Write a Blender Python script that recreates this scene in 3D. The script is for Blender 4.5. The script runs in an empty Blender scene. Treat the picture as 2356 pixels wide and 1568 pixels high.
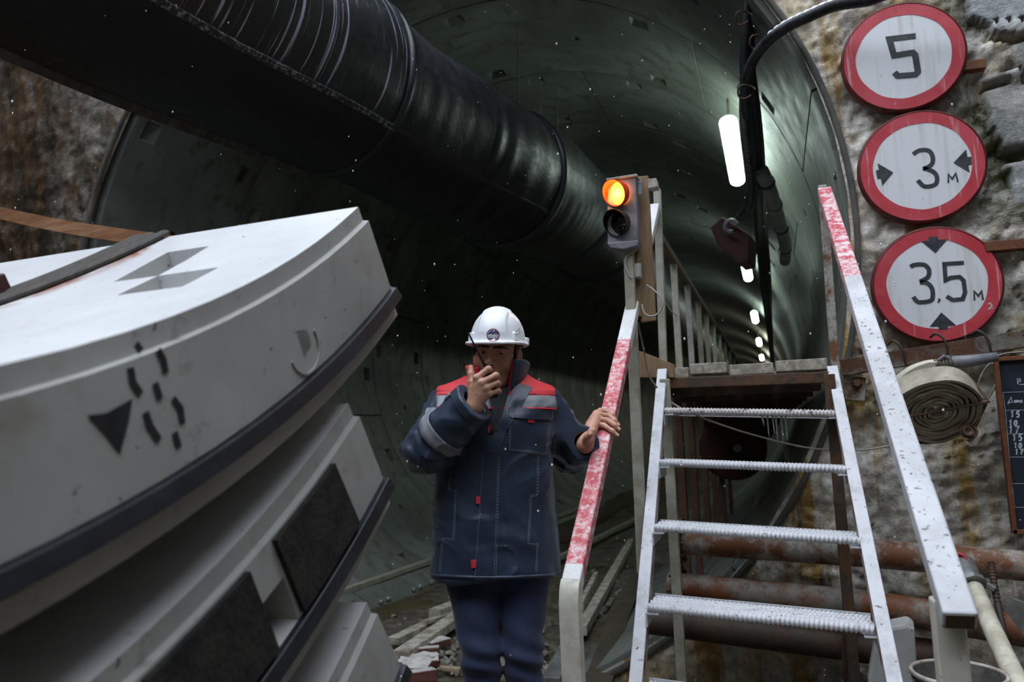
import bpy, bmesh, math, random
import numpy as np
from mathutils import Vector, Matrix
from mathutils.bvhtree import BVHTree
random.seed(7); rng = np.random.default_rng(7)
sc = bpy.context.scene
COL = sc.collection

# ------------------------------------------------------------------ camera
W, H, F = 2356.0, 1568.0, 1749.5
YAW, PITCH, ROLL = math.radians(18.812), math.radians(6.8475), math.radians(-1.9188)
EYE = np.array([0.0, 0.0, 1.43])
def cam_axes():
    f = np.array([-math.sin(YAW)*math.cos(PITCH), math.cos(YAW)*math.cos(PITCH), math.sin(PITCH)])
    r = np.array([math.cos(YAW), math.sin(YAW), 0.0]); u = np.cross(r, f)
    c, s = math.cos(ROLL), math.sin(ROLL)
    return c*r+s*u, -s*r+c*u, f
CR, CU, CF = cam_axes()
cam_data = bpy.data.cameras.new('camera'); cam = bpy.data.objects.new('camera', cam_data); COL.objects.link(cam)
cam_data.sensor_width = 36.0; cam_data.lens = F/W*36.0; cam_data.clip_start = 0.02; cam_data.clip_end = 300
m = Matrix(((CR[0], CU[0], -CF[0], 0), (CR[1], CU[1], -CF[1], 0), (CR[2], CU[2], -CF[2], EYE[2]), (0, 0, 0, 1)))
cam.matrix_world = m
cam_data.dof.use_dof = True; cam_data.dof.focus_distance = 2.85; cam_data.dof.aperture_fstop = 2.9
sc.camera = cam
# ------------------------------------------------------------------ sky and exposure
world = bpy.data.worlds.new('overcast_sky'); sc.world = world; world.use_nodes = True
wn = world.node_tree.nodes; bg = wn['Background']
bg.inputs[0].default_value = (0.80, 0.88, 1.0, 1); bg.inputs[1].default_value = 2.1
sc.view_settings.view_transform = 'Standard'; sc.view_settings.look = 'None'
sc.view_settings.gamma = 1.0; sc.view_settings.use_curve_mapping = False
sc.view_settings.exposure = 1.3

def ray(px, py):
    return CF + (px-W/2)/F*CR - (py-H/2)/F*CU
def onY(px, py, Y):
    d = ray(px, py); return Vector(EYE + d*(Y/d[1]))
def onX(px, py, X):
    d = ray(px, py); return Vector(EYE + d*(X/d[0]))
def onZ(px, py, z=0.0):
    d = ray(px, py); return Vector(EYE + d*((z-EYE[2])/d[2]))

# ------------------------------------------------------------------ noise
def vnoise(P, seed=0):
    P = np.asarray(P, dtype=np.float32); i = np.floor(P).astype(np.int64); f = P-i; f = f*f*(3-2*f)
    def h(x, y, z):
        n = (x*374761393 + y*668265263 + z*2147483647 + seed*1274126177) & 0xffffffff
        n = ((n ^ (n >> 13))*1274126177) & 0xffffffff
        return ((n ^ (n >> 16)) & 0xffff).astype(np.float32)/65535.0
    x, y, z = i[..., 0], i[..., 1], i[..., 2]; fx, fy, fz = f[..., 0], f[..., 1], f[..., 2]
    def l(a, b, t): return a+(b-a)*t
    return l(l(l(h(x, y, z), h(x+1, y, z), fx), l(h(x, y+1, z), h(x+1, y+1, z), fx), fy),
             l(l(h(x, y, z+1), h(x+1, y, z+1), fx), l(h(x, y+1, z+1), h(x+1, y+1, z+1), fx), fy), fz)*2-1
def fbm(P, oct=4, seed=0):
    P = np.asarray(P, dtype=np.float32); s = 0; a = .5
    for k in range(oct):
        s = s + a*vnoise(P*(2**k)+k*17.3, seed+k); a *= .5
    return s

# ------------------------------------------------------------------ materials
def srgb(h):
    h = h.lstrip('#'); v = [int(h[i:i+2], 16)/255 for i in (0, 2, 4)]
    return tuple((x/12.92 if x <= .04045 else ((x+.055)/1.055)**2.4) for x in v)+(1,)
MATS = {}
class NT:
    def __init__(s, name):
        s.m = bpy.data.materials.new(name); s.m.use_nodes = True; s.t = s.m.node_tree
        s.b = s.t.nodes['Principled BSDF']; s.co = s.t.nodes.new('ShaderNodeTexCoord')
    def n(s, typ, **kw):
        x = s.t.nodes.new('ShaderNode'+typ)
        for k, v in kw.items(): setattr(x, k, v)
        return x
    def l(s, a, b): s.t.links.new(a, b)
    def coord(s, scale=(1, 1, 1), rot=(0, 0, 0), loc=(0, 0, 0), src='Object'):
        mp = s.n('Mapping'); mp.inputs['Scale'].default_value = scale; mp.inputs['Rotation'].default_value = rot; mp.inputs['Location'].default_value = loc
        s.l(s.co.outputs[src], mp.inputs[0]); return mp.outputs[0]
    def noise(s, vec, scale, detail=5, rough=.6, dist=0):
        x = s.n('TexNoise'); x.inputs['Scale'].default_value = scale; x.inputs['Detail'].default_value = detail
        x.inputs['Roughness'].default_value = rough; x.inputs['Distortion'].default_value = dist; s.l(vec, x.inputs['Vector']); return x.outputs['Fac']
    def ramp(s, fac, stops, interp='LINEAR'):
        r = s.n('ValToRGB'); r.color_ramp.interpolation = interp; e = r.color_ramp.elements
        while len(e) > 1: e.remove(e[-1])
        e[0].position = stops[0][0]; e[0].color = stops[0][1]
        for p, c in stops[1:]:
            q = e.new(p); q.color = c
        s.l(fac, r.inputs[0]); return r.outputs[0]
    def mask(s, fac, lo, hi):
        r = s.n('MapRange'); r.inputs['From Min'].default_value = lo; r.inputs['From Max'].default_value = hi; s.l(fac, r.inputs[0]); return r.outputs[0]
    def mix(s, fac, a, b, mode='MIX'):
        x = s.n('Mix', data_type='RGBA', blend_type=mode)
        for sock, v in ((x.inputs[0], fac), (x.inputs[6], a), (x.inputs[7], b)):
            if hasattr(v, 'links') or hasattr(v, 'is_output'): s.l(v, sock)
            else: sock.default_value = v
        return x.outputs[2]
    def math(s, op, a, b=0.0):
        x = s.n('Math', operation=op)
        for sock, v in ((x.inputs[0], a), (x.inputs[1], b)):
            if hasattr(v, 'is_output'): s.l(v, sock)
            else: sock.default_value = v
        return x.outputs[0]
    def sep(s, vec):
        x = s.n('SeparateXYZ'); s.l(vec, x.inputs[0]); return x.outputs
    def bump(s, h, strength=.3, dist=.01):
        x = s.n('Bump'); x.inputs['Strength'].default_value = strength; x.inputs['Distance'].default_value = dist
        s.l(h, x.inputs['Height']); s.l(x.outputs[0], s.b.inputs['Normal'])
    def col(s, v):
        if hasattr(v, 'is_output'): s.l(v, s.b.inputs['Base Color'])
        else: s.b.inputs['Base Color'].default_value = v
    def rough(s, v):
        if hasattr(v, 'is_output'): s.l(v, s.b.inputs['Roughness'])
        else: s.b.inputs['Roughness'].default_value = v
def simple(name, c1, c2=None, rough=.6, metal=0, scale=8, bump=.15, bscale=None, lo=.4, hi=.62, stretch=(1, 1, 1), spec=None, dist=.004):
    t = NT(name); v = t.coord(stretch)
    if c2:
        f = t.noise(v, scale, 6, .65); t.col(t.mix(t.mask(f, lo, hi), srgb(c1), srgb(c2)))
    else: t.col(srgb(c1))
    t.rough(rough); t.b.inputs['Metallic'].default_value = metal
    if spec is not None: t.b.inputs['Specular IOR Level'].default_value = spec
    if bump: t.bump(t.noise(v, bscale or scale*4, 4), bump, dist)
    MATS[name] = t.m; return t.m
def rusty(name, base, rust='#6b3a22', dark='#33201a', amt=.5, rough=.65, scale=6, top=None, metal=0.0):
    t = NT(name); v = t.coord()
    f = t.noise(v, scale, 8, .7); g = t.noise(v, scale*5, 4, .7)
    c = t.mix(t.mask(f, amt-.06, amt+.06), srgb(base), srgb(rust)); c = t.mix(t.mask(g, .52, .75), c, srgb(dark))
    t.col(c); t.rough(rough); t.b.inputs['Metallic'].default_value = metal; t.bump(g, .35, .004); MATS[name] = t.m; return t.m
def painted(name, base, chip='#8a8784', chip2='#6b3a2a', amt=.66, scale=14, rough=.5, along=None):
    t = NT(name); v = t.coord()
    f = t.noise(v, scale, 8, .72); g = t.noise(v, scale*3.2, 4, .7); q = t.noise(v, scale*.35, 4, .6)
    c = t.mix(t.mask(q, .4, .75), srgb(base), srgb(chip)) if chip else srgb(base)
    x = t.mix(t.mask(f, .45, .62), srgb(base), c)
    x = t.mix(t.mask(g, amt, amt+.04), x, srgb(chip2))
    t.col(x); t.rough(rough); t.bump(f, .25, .003); MATS[name] = t.m; return t.m

# ------------------------------------------------------------------ mesh helpers
class MB:
    def __init__(s): s.v = []; s.f = []
    def add(s, vs, fs):
        o = len(s.v); s.v += [tuple(map(float, q)) for q in vs]; s.f += [tuple(o+i for i in q) for q in fs]; return s
    def box(s, c, size, M=None):
        x, y, z = [q/2 for q in size]; P = [Vector((a*x, b*y, d*z)) for a in (-1, 1) for b in (-1, 1) for d in (-1, 1)]
        if M is not None: P = [M @ p for p in P]
        P = [p+Vector(c) for p in P]
        return s.add(P, [(0, 1, 3, 2), (4, 6, 7, 5), (0, 4, 5, 1), (2, 3, 7, 6), (0, 2, 6, 4), (1, 5, 7, 3)])
    def bar(s, a, b, w, h, up=(0, 0, 1), ext=0.0):
        a = Vector(a); b = Vector(b); d = (b-a).normalized(); a = a-d*ext; b = b+d*ext
        sd = d.cross(Vector(up)).normalized(); u = sd.cross(d)
        P = [p+sd*(i*w/2)+u*(j*h/2) for p in (a, b) for i, j in ((-1, -1), (1, -1), (1, 1), (-1, 1))]
        return s.add(P, [(0, 1, 2, 3), (7, 6, 5, 4), (0, 4, 5, 1), (1, 5, 6, 2), (2, 6, 7, 3), (3, 7, 4, 0)])
    def tube(s, pts, r, n=8, cap=True, closed=False):
        pts = [Vector(p) for p in pts]; N = len(pts); rs = r if hasattr(r, '__len__') else [r]*N
        ref = None; rings = []
        for i, p in enumerate(pts):
            if closed: d = pts[(i+1) % N]-pts[i-1]
            else: d = pts[min(i+1, N-1)]-pts[max(i-1, 0)]
            d.normalize()
            if ref is None:
                ref = Vector((0, 0, 1)) if abs(d.z) < .9 else Vector((1, 0, 0))
            u = (ref-d*ref.dot(d)).normalized(); ref = u; w = d.cross(u)
            rings.append([p+(u*math.cos(2*math.pi*k/n)+w*math.sin(2*math.pi*k/n))*rs[i] for k in range(n)])
        V = [q for g in rings for q in g]; Fc = []
        M = N if closed else N-1
        for i in range(M):
            for k in range(n):
                a = i*n+k; b = i*n+(k+1) % n; j = ((i+1) % N)*n
                Fc.append((a, b, j+(k+1) % n, j+k))
        if cap and not closed:
            Fc.append(tuple(range(n-1, -1, -1))); Fc.append(tuple((N-1)*n+k for k in range(n)))
        return s.add(V, Fc)
    def prism(s, poly, d, flip=False):
        # poly: list of 3D points (planar), d: extrusion vector
        n = len(poly); P = [Vector(p) for p in poly]; D = Vector(d)
        return s.add(P+[p+D for p in P], [tuple(range(n)), tuple(range(2*n-1, n-1, -1))]+[(i, n+i, n+(i+1) % n, (i+1) % n) for i in range(n)])
    def lathe(s, prof, o, ax, n=32, closed=False):
        ax = Vector(ax).normalized(); u = ax.orthogonal().normalized(); w = ax.cross(u); o = Vector(o)
        V = []; Fc = []
        for r, h in prof:
            for k in range(n):
                a = 2*math.pi*k/n; V.append(o+ax*h+(u*math.cos(a)+w*math.sin(a))*r)
        L = len(prof)
        for i in range(L-1 if not closed else L):
            j = (i+1) % L
            for k in range(n):
                Fc.append((i*n+k, i*n+(k+1) % n, j*n+(k+1) % n, j*n+k))
        return s.add(V, Fc)
    def build(s, name, mat, parent=None, smooth=False, bevel=0, loc=None, fix=True):
        me = bpy.data.meshes.new(name); me.from_pydata(s.v, [], s.f); me.update()
        if fix:
            bm = bmesh.new(); bm.from_mesh(me); bmesh.ops.recalc_face_normals(bm, faces=bm.faces); bm.to_mesh(me); bm.free()
        return obj(name, me, mat, parent, smooth, bevel)
def obj(name, me, mat, parent=None, smooth=False, bevel=0):
    o = bpy.data.objects.new(name, me); COL.objects.link(o)
    if mat is not None:
        me.materials.clear(); me.materials.append(MATS[mat] if isinstance(mat, str) else mat)
    if smooth:
        me.polygons.foreach_set('use_smooth', [True]*len(me.polygons))
    if smooth == 'angle':
        me.set_sharp_from_angle(angle=math.radians(40))
    if bevel:
        b = o.modifiers.new('bevel', 'BEVEL'); b.width = bevel; b.segments = 2; b.limit_method = 'ANGLE'; b.angle_limit = math.radians(40)
    if parent is not None:
        o.parent = parent; o.matrix_parent_inverse = parent_inv(parent)
    return o
def parent_inv(p):
    M = Matrix.LocRotScale(p.location, p.rotation_euler, p.scale); q = p
    while q.parent is not None:
        pp = q.parent; M = Matrix.LocRotScale(pp.location, pp.rotation_euler, pp.scale) @ q.matrix_parent_inverse @ M; q = pp
    return M.inverted()
def tag(o, label, cat, group=None, kind=None):
    o['label'] = label; o['category'] = cat
    if group: o['group'] = group
    if kind: o['kind'] = kind
    return o
def struct(o):
    o['kind'] = 'structure'; return o
def thing(name, label, cat, loc=(0, 0, 0), group=None):
    o = bpy.data.objects.new(name, None); COL.objects.link(o); o.location = loc; o.empty_display_size = .1
    return tag(o, label, cat, group)
def grid_mesh(P):
    # P: (n,m,3) array -> mesh datablock
    n, m_, _ = P.shape; idx = np.arange(n*m_).reshape(n, m_)
    f = np.stack([idx[:-1, :-1], idx[1:, :-1], idx[1:, 1:], idx[:-1, 1:]], -1).reshape(-1, 4)
    return np_mesh('g', P.reshape(-1, 3), f)
def np_mesh(name, v, quads):
    me = bpy.data.meshes.new(name); me.vertices.add(len(v)); me.vertices.foreach_set('co', np.asarray(v, np.float32).ravel())
    k = quads.shape[1]; me.loops.add(len(quads)*k); me.loops.foreach_set('vertex_index', quads.ravel().astype(np.int32))
    me.polygons.add(len(quads)); me.polygons.foreach_set('loop_start', np.arange(0, len(quads)*k, k, dtype=np.int32))
    me.update(calc_edges=True); me.validate(); return me
def catmull(pts, n=8):
    pts = [Vector(p) for p in pts]; out = []
    for i in range(len(pts)-1):
        p0 = pts[max(i-1, 0)]; p1 = pts[i]; p2 = pts[i+1]; p3 = pts[min(i+2, len(pts)-1)]
        for k in range(n):
            t = k/n; out.append(.5*((2*p1)+(p2-p0)*t+(2*p0-5*p1+4*p2-p3)*t*t+(3*p1-p0-3*p2+p3)*t**3))
    return out+[pts[-1]]
def ribbon(mb, pts, w, nrm, lift=0.0, thick=.002):
    # hand-painted stroke: flat ribbon of width w following pts, on a plane with normal nrm
    nrm = Vector(nrm).normalized(); pts = [Vector(p)+nrm*lift for p in pts]; N = len(pts); L = []; R_ = []
    for i, p in enumerate(pts):
        d1 = (pts[i]-pts[i-1]).normalized() if i else (pts[1]-pts[0]).normalized()
        d2 = (pts[i+1]-pts[i]).normalized() if i < N-1 else d1
        s1 = nrm.cross(d1); s2 = nrm.cross(d2); sd = (s1+s2)
        sd = sd.normalized() if sd.length > .2 else s1
        k = 1/max(.55, sd.dot(s1))
        L.append(p+sd*(w/2*k)); R_.append(p-sd*(w/2*k))
    V = []
    for a, b in zip(L, R_): V += [a, b, a+nrm*thick, b+nrm*thick]
    Fc = []
    for i in range(N-1):
        o = i*4; q = o+4
        Fc += [(o+2, o+3, q+3, q+2), (o, q, q+1, o+1), (o, o+2, q+2, q), (o+1, q+1, q+3, o+3)]
    Fc += [(0, 1, 3, 2), ((N-1)*4, (N-1)*4+2, (N-1)*4+3, (N-1)*4+1)]
    mb.add(V, Fc)
# implicit surfaces -> mesh (surface nets)
def surface_nets(V, lo, h):
    ins = V < 0; nx, ny, nz = V.shape
    cs = np.zeros((nx-1, ny-1, nz-1), np.int8); offs = [(i, j, k) for i in (0, 1) for j in (0, 1) for k in (0, 1)]
    for i, j, k in offs: cs += ins[i:nx-1+i, j:ny-1+j, k:nz-1+k]
    act = (cs > 0) & (cs < 8); A = np.argwhere(act); vid = np.full(act.shape, -1, np.int32); vid[act] = np.arange(len(A))
    acc = np.zeros((len(A), 3)); cnt = np.zeros(len(A))
    for a in offs:
        for ax in range(3):
            if a[ax]: continue
            b = list(a); b[ax] = 1
            va = V[A[:, 0]+a[0], A[:, 1]+a[1], A[:, 2]+a[2]]; vb = V[A[:, 0]+b[0], A[:, 1]+b[1], A[:, 2]+b[2]]
            mk = (va < 0) != (vb < 0); t = np.where(mk, va/np.where(mk, va-vb, 1), 0)
            p = np.array(a, float)[None]+np.zeros((len(A), 3)); p[:, ax] += t
            acc += p*mk[:, None]; cnt += mk
    P = (A+acc/cnt[:, None])*h+np.array(lo)
    Q = []
    for ax in range(3):
        b1, b2 = (ax+1) % 3, (ax+2) % 3
        s0 = [slice(None)]*3; s1 = [slice(None)]*3; s0[ax] = slice(0, -1); s1[ax] = slice(1, None)
        i0 = ins[tuple(s0)]; i1 = ins[tuple(s1)]; ch = np.argwhere(i0 != i1)
        ok = (ch[:, b1] > 0) & (ch[:, b2] > 0) & (ch[:, b1] < V.shape[b1]-1) & (ch[:, b2] < V.shape[b2]-1); ch = ch[ok]
        fl = i0[ch[:, 0], ch[:, 1], ch[:, 2]]
        def cell(d1, d2):
            c = ch.copy(); c[:, b1] += d1; c[:, b2] += d2; return vid[c[:, 0], c[:, 1], c[:, 2]]
        q = np.stack([cell(-1, -1), cell(0, -1), cell(0, 0), cell(-1, 0)], 1)
        q[~fl] = q[~fl][:, ::-1]; Q.append(q)
    Q = np.concatenate(Q); Q = Q[(Q >= 0).all(1)]
    return P, Q
def sgrid(lo, hi, h):
    ax = [np.arange(lo[i], hi[i]+h, h, dtype=np.float32) for i in range(3)]
    return np.stack(np.meshgrid(*ax, indexing='ij'), -1)
def s_cone(P, a, b, ra, rb):
    a = np.array(a, np.float32); b = np.array(b, np.float32); d = b-a
    t = np.clip(((P-a)@d)/(d@d), 0, 1)
    return np.linalg.norm(P-a-t[..., None]*d, axis=-1)-(ra+(rb-ra)*t)
def s_ell(P, c, r, R_=None):
    q = P-np.array(c, np.float32)
    if R_ is not None: q = q@np.array(R_, np.float32)
    r = np.array(r, np.float32); k0 = np.linalg.norm(q/r, axis=-1); k1 = np.linalg.norm(q/(r*r), axis=-1)+1e-9
    return k0*(k0-1)/k1
def s_box(P, c, hs, rad, R_=None):
    q = P-np.array(c, np.float32)
    if R_ is not None: q = q@np.array(R_, np.float32)
    q = np.abs(q)-(np.array(hs, np.float32)-rad)
    return np.linalg.norm(np.maximum(q, 0), axis=-1)+np.minimum(q.max(-1), 0)-rad
def smin(a, b, k):
    h = np.clip(.5+.5*(b-a)/k, 0, 1); return b+(a-b)*h-k*h*(1-h)
def smax(a, b, k): return -smin(-a, -b, k)
def sdf_obj(name, V, lo, h, mat, parent=None, smooth=True):
    p, q = surface_nets(V, lo, h); me = np_mesh(name, p, q); return obj(name, me, mat, parent, smooth)

# ================================================================== MATERIAL SET
def wall_material():
    t = NT('rough_wet_concrete'); v = t.coord(); p = t.sep(t.co.outputs['Object'])
    n1 = t.noise(v, 2.2, 7, .65, .3); n2 = t.noise(v, 9, 6, .7); n3 = t.noise(v, 45, 4, .7)
    st = t.noise(t.coord((5.5, 5.5, .55)), 1.0, 6, .6, .4)     # run-off streaks
    st2 = t.noise(t.coord((3.1, 3.1, .7), loc=(4, 2, 9)), 1.0, 5, .6, .6)
    c = t.ramp(n2, [(.25, srgb('#736f67')), (.40, srgb('#a39e96')), (.52, srgb('#c4bdb0')), (.68, srgb('#e4e0d8'))])
    c = t.mix(t.mask(st, .50, .62), c, t.ramp(n2, [(.3, srgb('#66511f')), (.55, srgb('#a27f3a')), (.75, srgb('#c9a866'))]))
    c = t.mix(t.mask(n1, .56, .66), c, t.ramp(n2, [(.3, srgb('#847660')), (.7, srgb('#c9b58c'))]))
    c = t.mix(t.mask(st2, .60, .68), c, srgb('#3c3a26'))
    xr = t.mask(p[0], .80, 1.1); moss = t.math('MULTIPLY', t.mask(t.noise(v, 3.5, 6, .7, .5), .44, .56), xr)
    moss = t.math('MULTIPLY', moss, t.mask(p[2], 1.7, 2.4))
    c = t.mix(moss, c, t.ramp(n3, [(.3, srgb('#23270f')), (.7, srgb('#565228'))]))
    left = t.mask(p[0], -4.2, -4.8)
    lc = t.ramp(t.noise(t.coord((2.2, 2.2, .55)), 1.3, 8, .72, .6), [(.3, srgb('#120e0a')), (.46, srgb('#2a2013')), (.53, srgb('#4a3218')), (.57, srgb('#3a332b')), (.68, srgb('#6a665e'))])
    edge = t.math('MULTIPLY', t.mask(p[0], -5.45, -5.1), t.mask(t.noise(t.coord((2.5, 2.5, .8), loc=(7, 7, 7)), 1.5, 7, .7, .5), .42, .56))
    lc = t.mix(edge, lc, t.ramp(n2, [(.3, srgb('#332f29')), (.5, srgb('#5d574e')), (.7, srgb('#857d70'))]))
    c = t.mix(left, c, lc)
    sl = t.n('Attribute', attribute_name='slab'); c = t.mix(sl.outputs['Fac'], c, t.ramp(n2, [(.3, srgb('#7d7f80')), (.6, srgb('#a3a5a5')), (.75, srgb('#8e8678'))]))
    c = t.mix(t.mask(n3, .55, .75), c, t.mix(.45, c, srgb('#2a2723')))
    t.col(c); t.rough(t.mask(n2, .2, 1.5)); t.rough(t.ramp(n1, [(.3, (.22,)*3+(1,)), (.7, (.5,)*3+(1,))]))
    t.bump(n3, .6, .012); MATS['rough_wet_concrete'] = t.m
wall_material()
def lining_material():
    t = NT('lining_concrete'); v = t.coord(); n1 = t.noise(v, .9, 6, .6, .3); n2 = t.noise(v, 6, 6, .65); n3 = t.noise(v, 60, 3, .6)
    c = t.ramp(n1, [(.3, srgb('#4c504c')), (.5, srgb('#666a64')), (.7, srgb('#7d817b'))])
    c = t.mix(t.mask(n2, .54, .68), c, srgb('#555449')); st = t.noise(t.coord((.5, 4, .5)), 2.0, 5, .6)
    c = t.mix(t.mask(st, .55, .7), c, srgb('#5d5846'))
    t.col(c); t.rough(t.ramp(n2, [(.3, (.48,)*3+(1,)), (.7, (.7,)*3+(1,))])); t.bump(n3, .12, .003); MATS['lining_concrete'] = t.m
lining_material()
def segment_material():
    t = NT('precast_concrete'); v = t.coord(); n1 = t.noise(v, 3, 6, .6, .2); n2 = t.noise(v, 14, 6, .7); n3 = t.noise(v, 90, 3, .6); n4 = t.noise(v, 38, 3, .5)
    c = t.ramp(n1, [(.3, srgb('#9a9995')), (.5, srgb('#aaa9a5')), (.72, srgb('#b9b8b4'))])
    c = t.mix(t.mask(n2, .58, .72), c, srgb('#7d7972')); c = t.mix(t.mask(n4, .69, .73), c, srgb('#5b5850'))
    c = t.mix(t.mask(t.noise(t.coord(loc=(3, 1, 2)), 2.1, 5, .6), .56, .70), c, srgb('#857b6a'))
    t.col(c); t.rough(.72); t.bump(n2, .1, .004); MATS['precast_concrete'] = t.m
segment_material()
def intrados_material():  # segment concrete whitened: top light on the intrados is put into the colour
    t = NT('toplit_concrete_face'); v = t.coord(); n1 = t.noise(v, 3, 6, .6, .2); n2 = t.noise(v, 18, 6, .7); n4 = t.noise(v, 60, 3, .5)
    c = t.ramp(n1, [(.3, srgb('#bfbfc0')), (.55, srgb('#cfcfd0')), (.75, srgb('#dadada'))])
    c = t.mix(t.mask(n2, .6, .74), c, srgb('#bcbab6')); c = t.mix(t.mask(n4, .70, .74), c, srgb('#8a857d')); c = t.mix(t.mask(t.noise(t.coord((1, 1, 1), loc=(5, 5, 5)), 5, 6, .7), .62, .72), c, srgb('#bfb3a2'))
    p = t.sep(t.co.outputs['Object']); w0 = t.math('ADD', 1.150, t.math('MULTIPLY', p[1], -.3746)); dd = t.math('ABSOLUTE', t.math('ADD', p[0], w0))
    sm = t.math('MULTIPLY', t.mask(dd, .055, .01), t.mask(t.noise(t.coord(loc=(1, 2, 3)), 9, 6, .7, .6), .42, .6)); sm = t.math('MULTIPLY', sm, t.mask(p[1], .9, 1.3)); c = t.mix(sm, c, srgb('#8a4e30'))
    t.col(c); t.rough(.6); t.bump(n2, .1, .004); MATS['toplit_concrete_face'] = t.m
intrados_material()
def duct_material():
    t = NT('black_duct_rubber'); v = t.coord(); n = t.noise(v, 3.2, 8, .72, .5)
    st = t.noise(t.coord((1.2, 46, .9)), 1.0, 2, .5, .1); n2 = t.noise(v, 22, 6, .7, .4)
    p = t.sep(t.co.outputs['Object'])
    c = t.ramp(n, [(.35, srgb('#08090b')), (.55, srgb('#101115')), (.72, srgb('#202126'))])
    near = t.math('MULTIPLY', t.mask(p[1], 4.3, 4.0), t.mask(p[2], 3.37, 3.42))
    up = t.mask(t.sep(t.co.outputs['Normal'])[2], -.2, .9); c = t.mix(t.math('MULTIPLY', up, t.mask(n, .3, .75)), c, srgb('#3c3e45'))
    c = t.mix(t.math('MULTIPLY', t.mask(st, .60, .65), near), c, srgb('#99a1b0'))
    c = t.mix(t.mask(n2, .60, .74), c, srgb('#27252a'))
    t.col(c); t.rough(t.ramp(n2, [(.3, (.30,)*3+(1,)), (.7, (.6,)*3+(1,))])); t.bump(n, .35, .03); MATS['black_duct_rubber'] = t.m
duct_material()
def ground_material():
    t = NT('wet_mud'); v = t.coord(); n1 = t.noise(v, 1.4, 7, .65, .4); n2 = t.noise(v, 11, 6, .7); n3 = t.noise(v, 60, 4, .7)
    c = t.ramp(n2, [(.3, srgb('#2a251c')), (.5, srgb('#4c453a')), (.7, srgb('#726b5e'))])
    c = t.mix(t.mask(n1, .5, .62), c, srgb('#4b3f22')); c = t.mix(t.mask(n3, .58, .72), c, srgb('#85807a'))
    t.col(c); t.rough(t.ramp(n1, [(.4, (.75,)*3+(1,)), (.6, (.3,)*3+(1,))])); t.bump(n2, .6, .02); MATS['wet_mud'] = t.m
ground_material()
def handrail_material():
    # white bar with a red painted length, both worn to the older coats
    t = NT('worn_red_white_paint'); v = t.coord(); p = t.sep(t.co.outputs['Object'])
    f = t.noise(v, 36, 8, .8); g = t.noise(v, 70, 4, .7); q = t.noise(v, 7, 5, .6)
    white = t.mix(t.mask(g, .62, .68), t.ramp(q, [(.35, srgb('#c9c8c6')), (.7, srgb('#dddcdb'))]), srgb('#8d837c'))
    red = t.mix(t.mask(f, .46, .60), t.mix(t.mask(q, .4, .6), srgb('#b0252f'), srgb('#c4525b')), srgb('#d8c4c4'))
    lo = t.math('GREATER_THAN', p[1], 2.36); hi = t.math('LESS_THAN', p[1], t.math('ADD', 3.27, 0.0))
    t.col(t.mix(t.math('MULTIPLY', lo, hi), white, red)); t.rough(.48); t.bump(f, .3, .003); MATS['worn_red_white_paint'] = t.m
    t = NT('worn_white_pink_paint'); v = t.coord(); p = t.sep(t.co.outputs['Object'])
    f = t.noise(v, 24, 8, .75); g = t.noise(v, 60, 4, .7); q = t.noise(v, 5, 5, .6)
    white = t.mix(t.mask(g, .60, .65), t.ramp(q, [(.35, srgb('#b9b9bc')), (.7, srgb('#dcdcdf'))]), srgb('#6e655f'))
    pink = t.mix(t.mask(f, .44, .56), srgb('#c24450'), srgb('#e0cfd0'))
    up = t.math('GREATER_THAN', p[1], 3.25)
    t.col(t.mix(up, white, pink)); t.rough(.48); t.bump(f, .3, .003); MATS['worn_white_pink_paint'] = t.m
handrail_material()
painted('white_chipped_paint', '#d2d2d6', '#9c9a99', '#6d463b', amt=.64, scale=12)
painted('white_grubby_paint', '#cdc8ba', '#8f897b', '#5b564e', amt=.66, scale=9)
simple('galvanised_grubby', '#8f8a78', '#a9a698', rough=.55, scale=9, bump=.2)
rusty('rusty_steel', '#3e352c', '#583a22', '#221a13', amt=.5)
rusty('rusty_white_paint', '#a09c94', '#6d4629', '#4a3522', amt=.52, scale=7)
rusty('brown_rust_steel', '#4c3527', '#5d3c28', '#2b1d16', amt=.5, scale=5)
rusty('dark_red_paint', '#401416', '#33201a', '#1c0f0e', amt=.62)
rusty('rust_primer', '#68391f', '#774626', '#3e2616', amt=.5, scale=9)
simple('black_rubber', '#15171b', '#22272f', rough=.38, scale=12, bump=.15)
simple('black_cable', '#14161a', '#2b2d31', rough=.45, scale=20, bump=.2)
simple('bitumen_pad', '#0f0f11', '#2e2b25', rough=.8, scale=20, bump=.5, dist=.01)
simple('black_spray', '#15171c', '#2a2c30', rough=.6, scale=30, bump=0)
simple('worn_timber', '#7a6a55', '#a2927a', rough=.8, scale=4, stretch=(1, 6, 1), bump=.4, bscale=30)
simple('grey_timber', '#8a8273', '#b6afa2', rough=.8, scale=5, stretch=(6, 1, 6), bump=.4, bscale=30)
simple('board_timber', '#7c6448', '#94795a', rough=.75, scale=4, stretch=(8, 8, 1), bump=.3, bscale=25)
simple('pale_timber', '#b3aca0', '#7d7263', rough=.85, scale=12, bump=.5, bscale=50)
simple('canvas_hose', '#b3ab99', '#8f8674', rough=.9, scale=10, bump=.3, bscale=160)
simple('cream_hose', '#d2ccb9', '#a8a08c', rough=.7, scale=8, bump=.15)
simple('chalkboard', '#171c26', '#222a38', rough=.5, scale=5, bump=.05)
simple('chalk', '#c9ced6', '#9aa3b2', rough=.95, scale=60, bump=0)
simple('grey_plastic', '#6a6a6f', '#85858a', rough=.45, scale=9, bump=.1)
simple('pale_plastic', '#a7a69c', '#8e8d84', rough=.5, scale=9, bump=.1)
simple('aluminium', '#8f9090', '#a9aaa8', rough=.4, metal=.7, scale=15)
simple('tin_sheet', '#7e7f7c', '#a7a8a4', rough=.4, metal=.6, scale=6)
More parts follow.
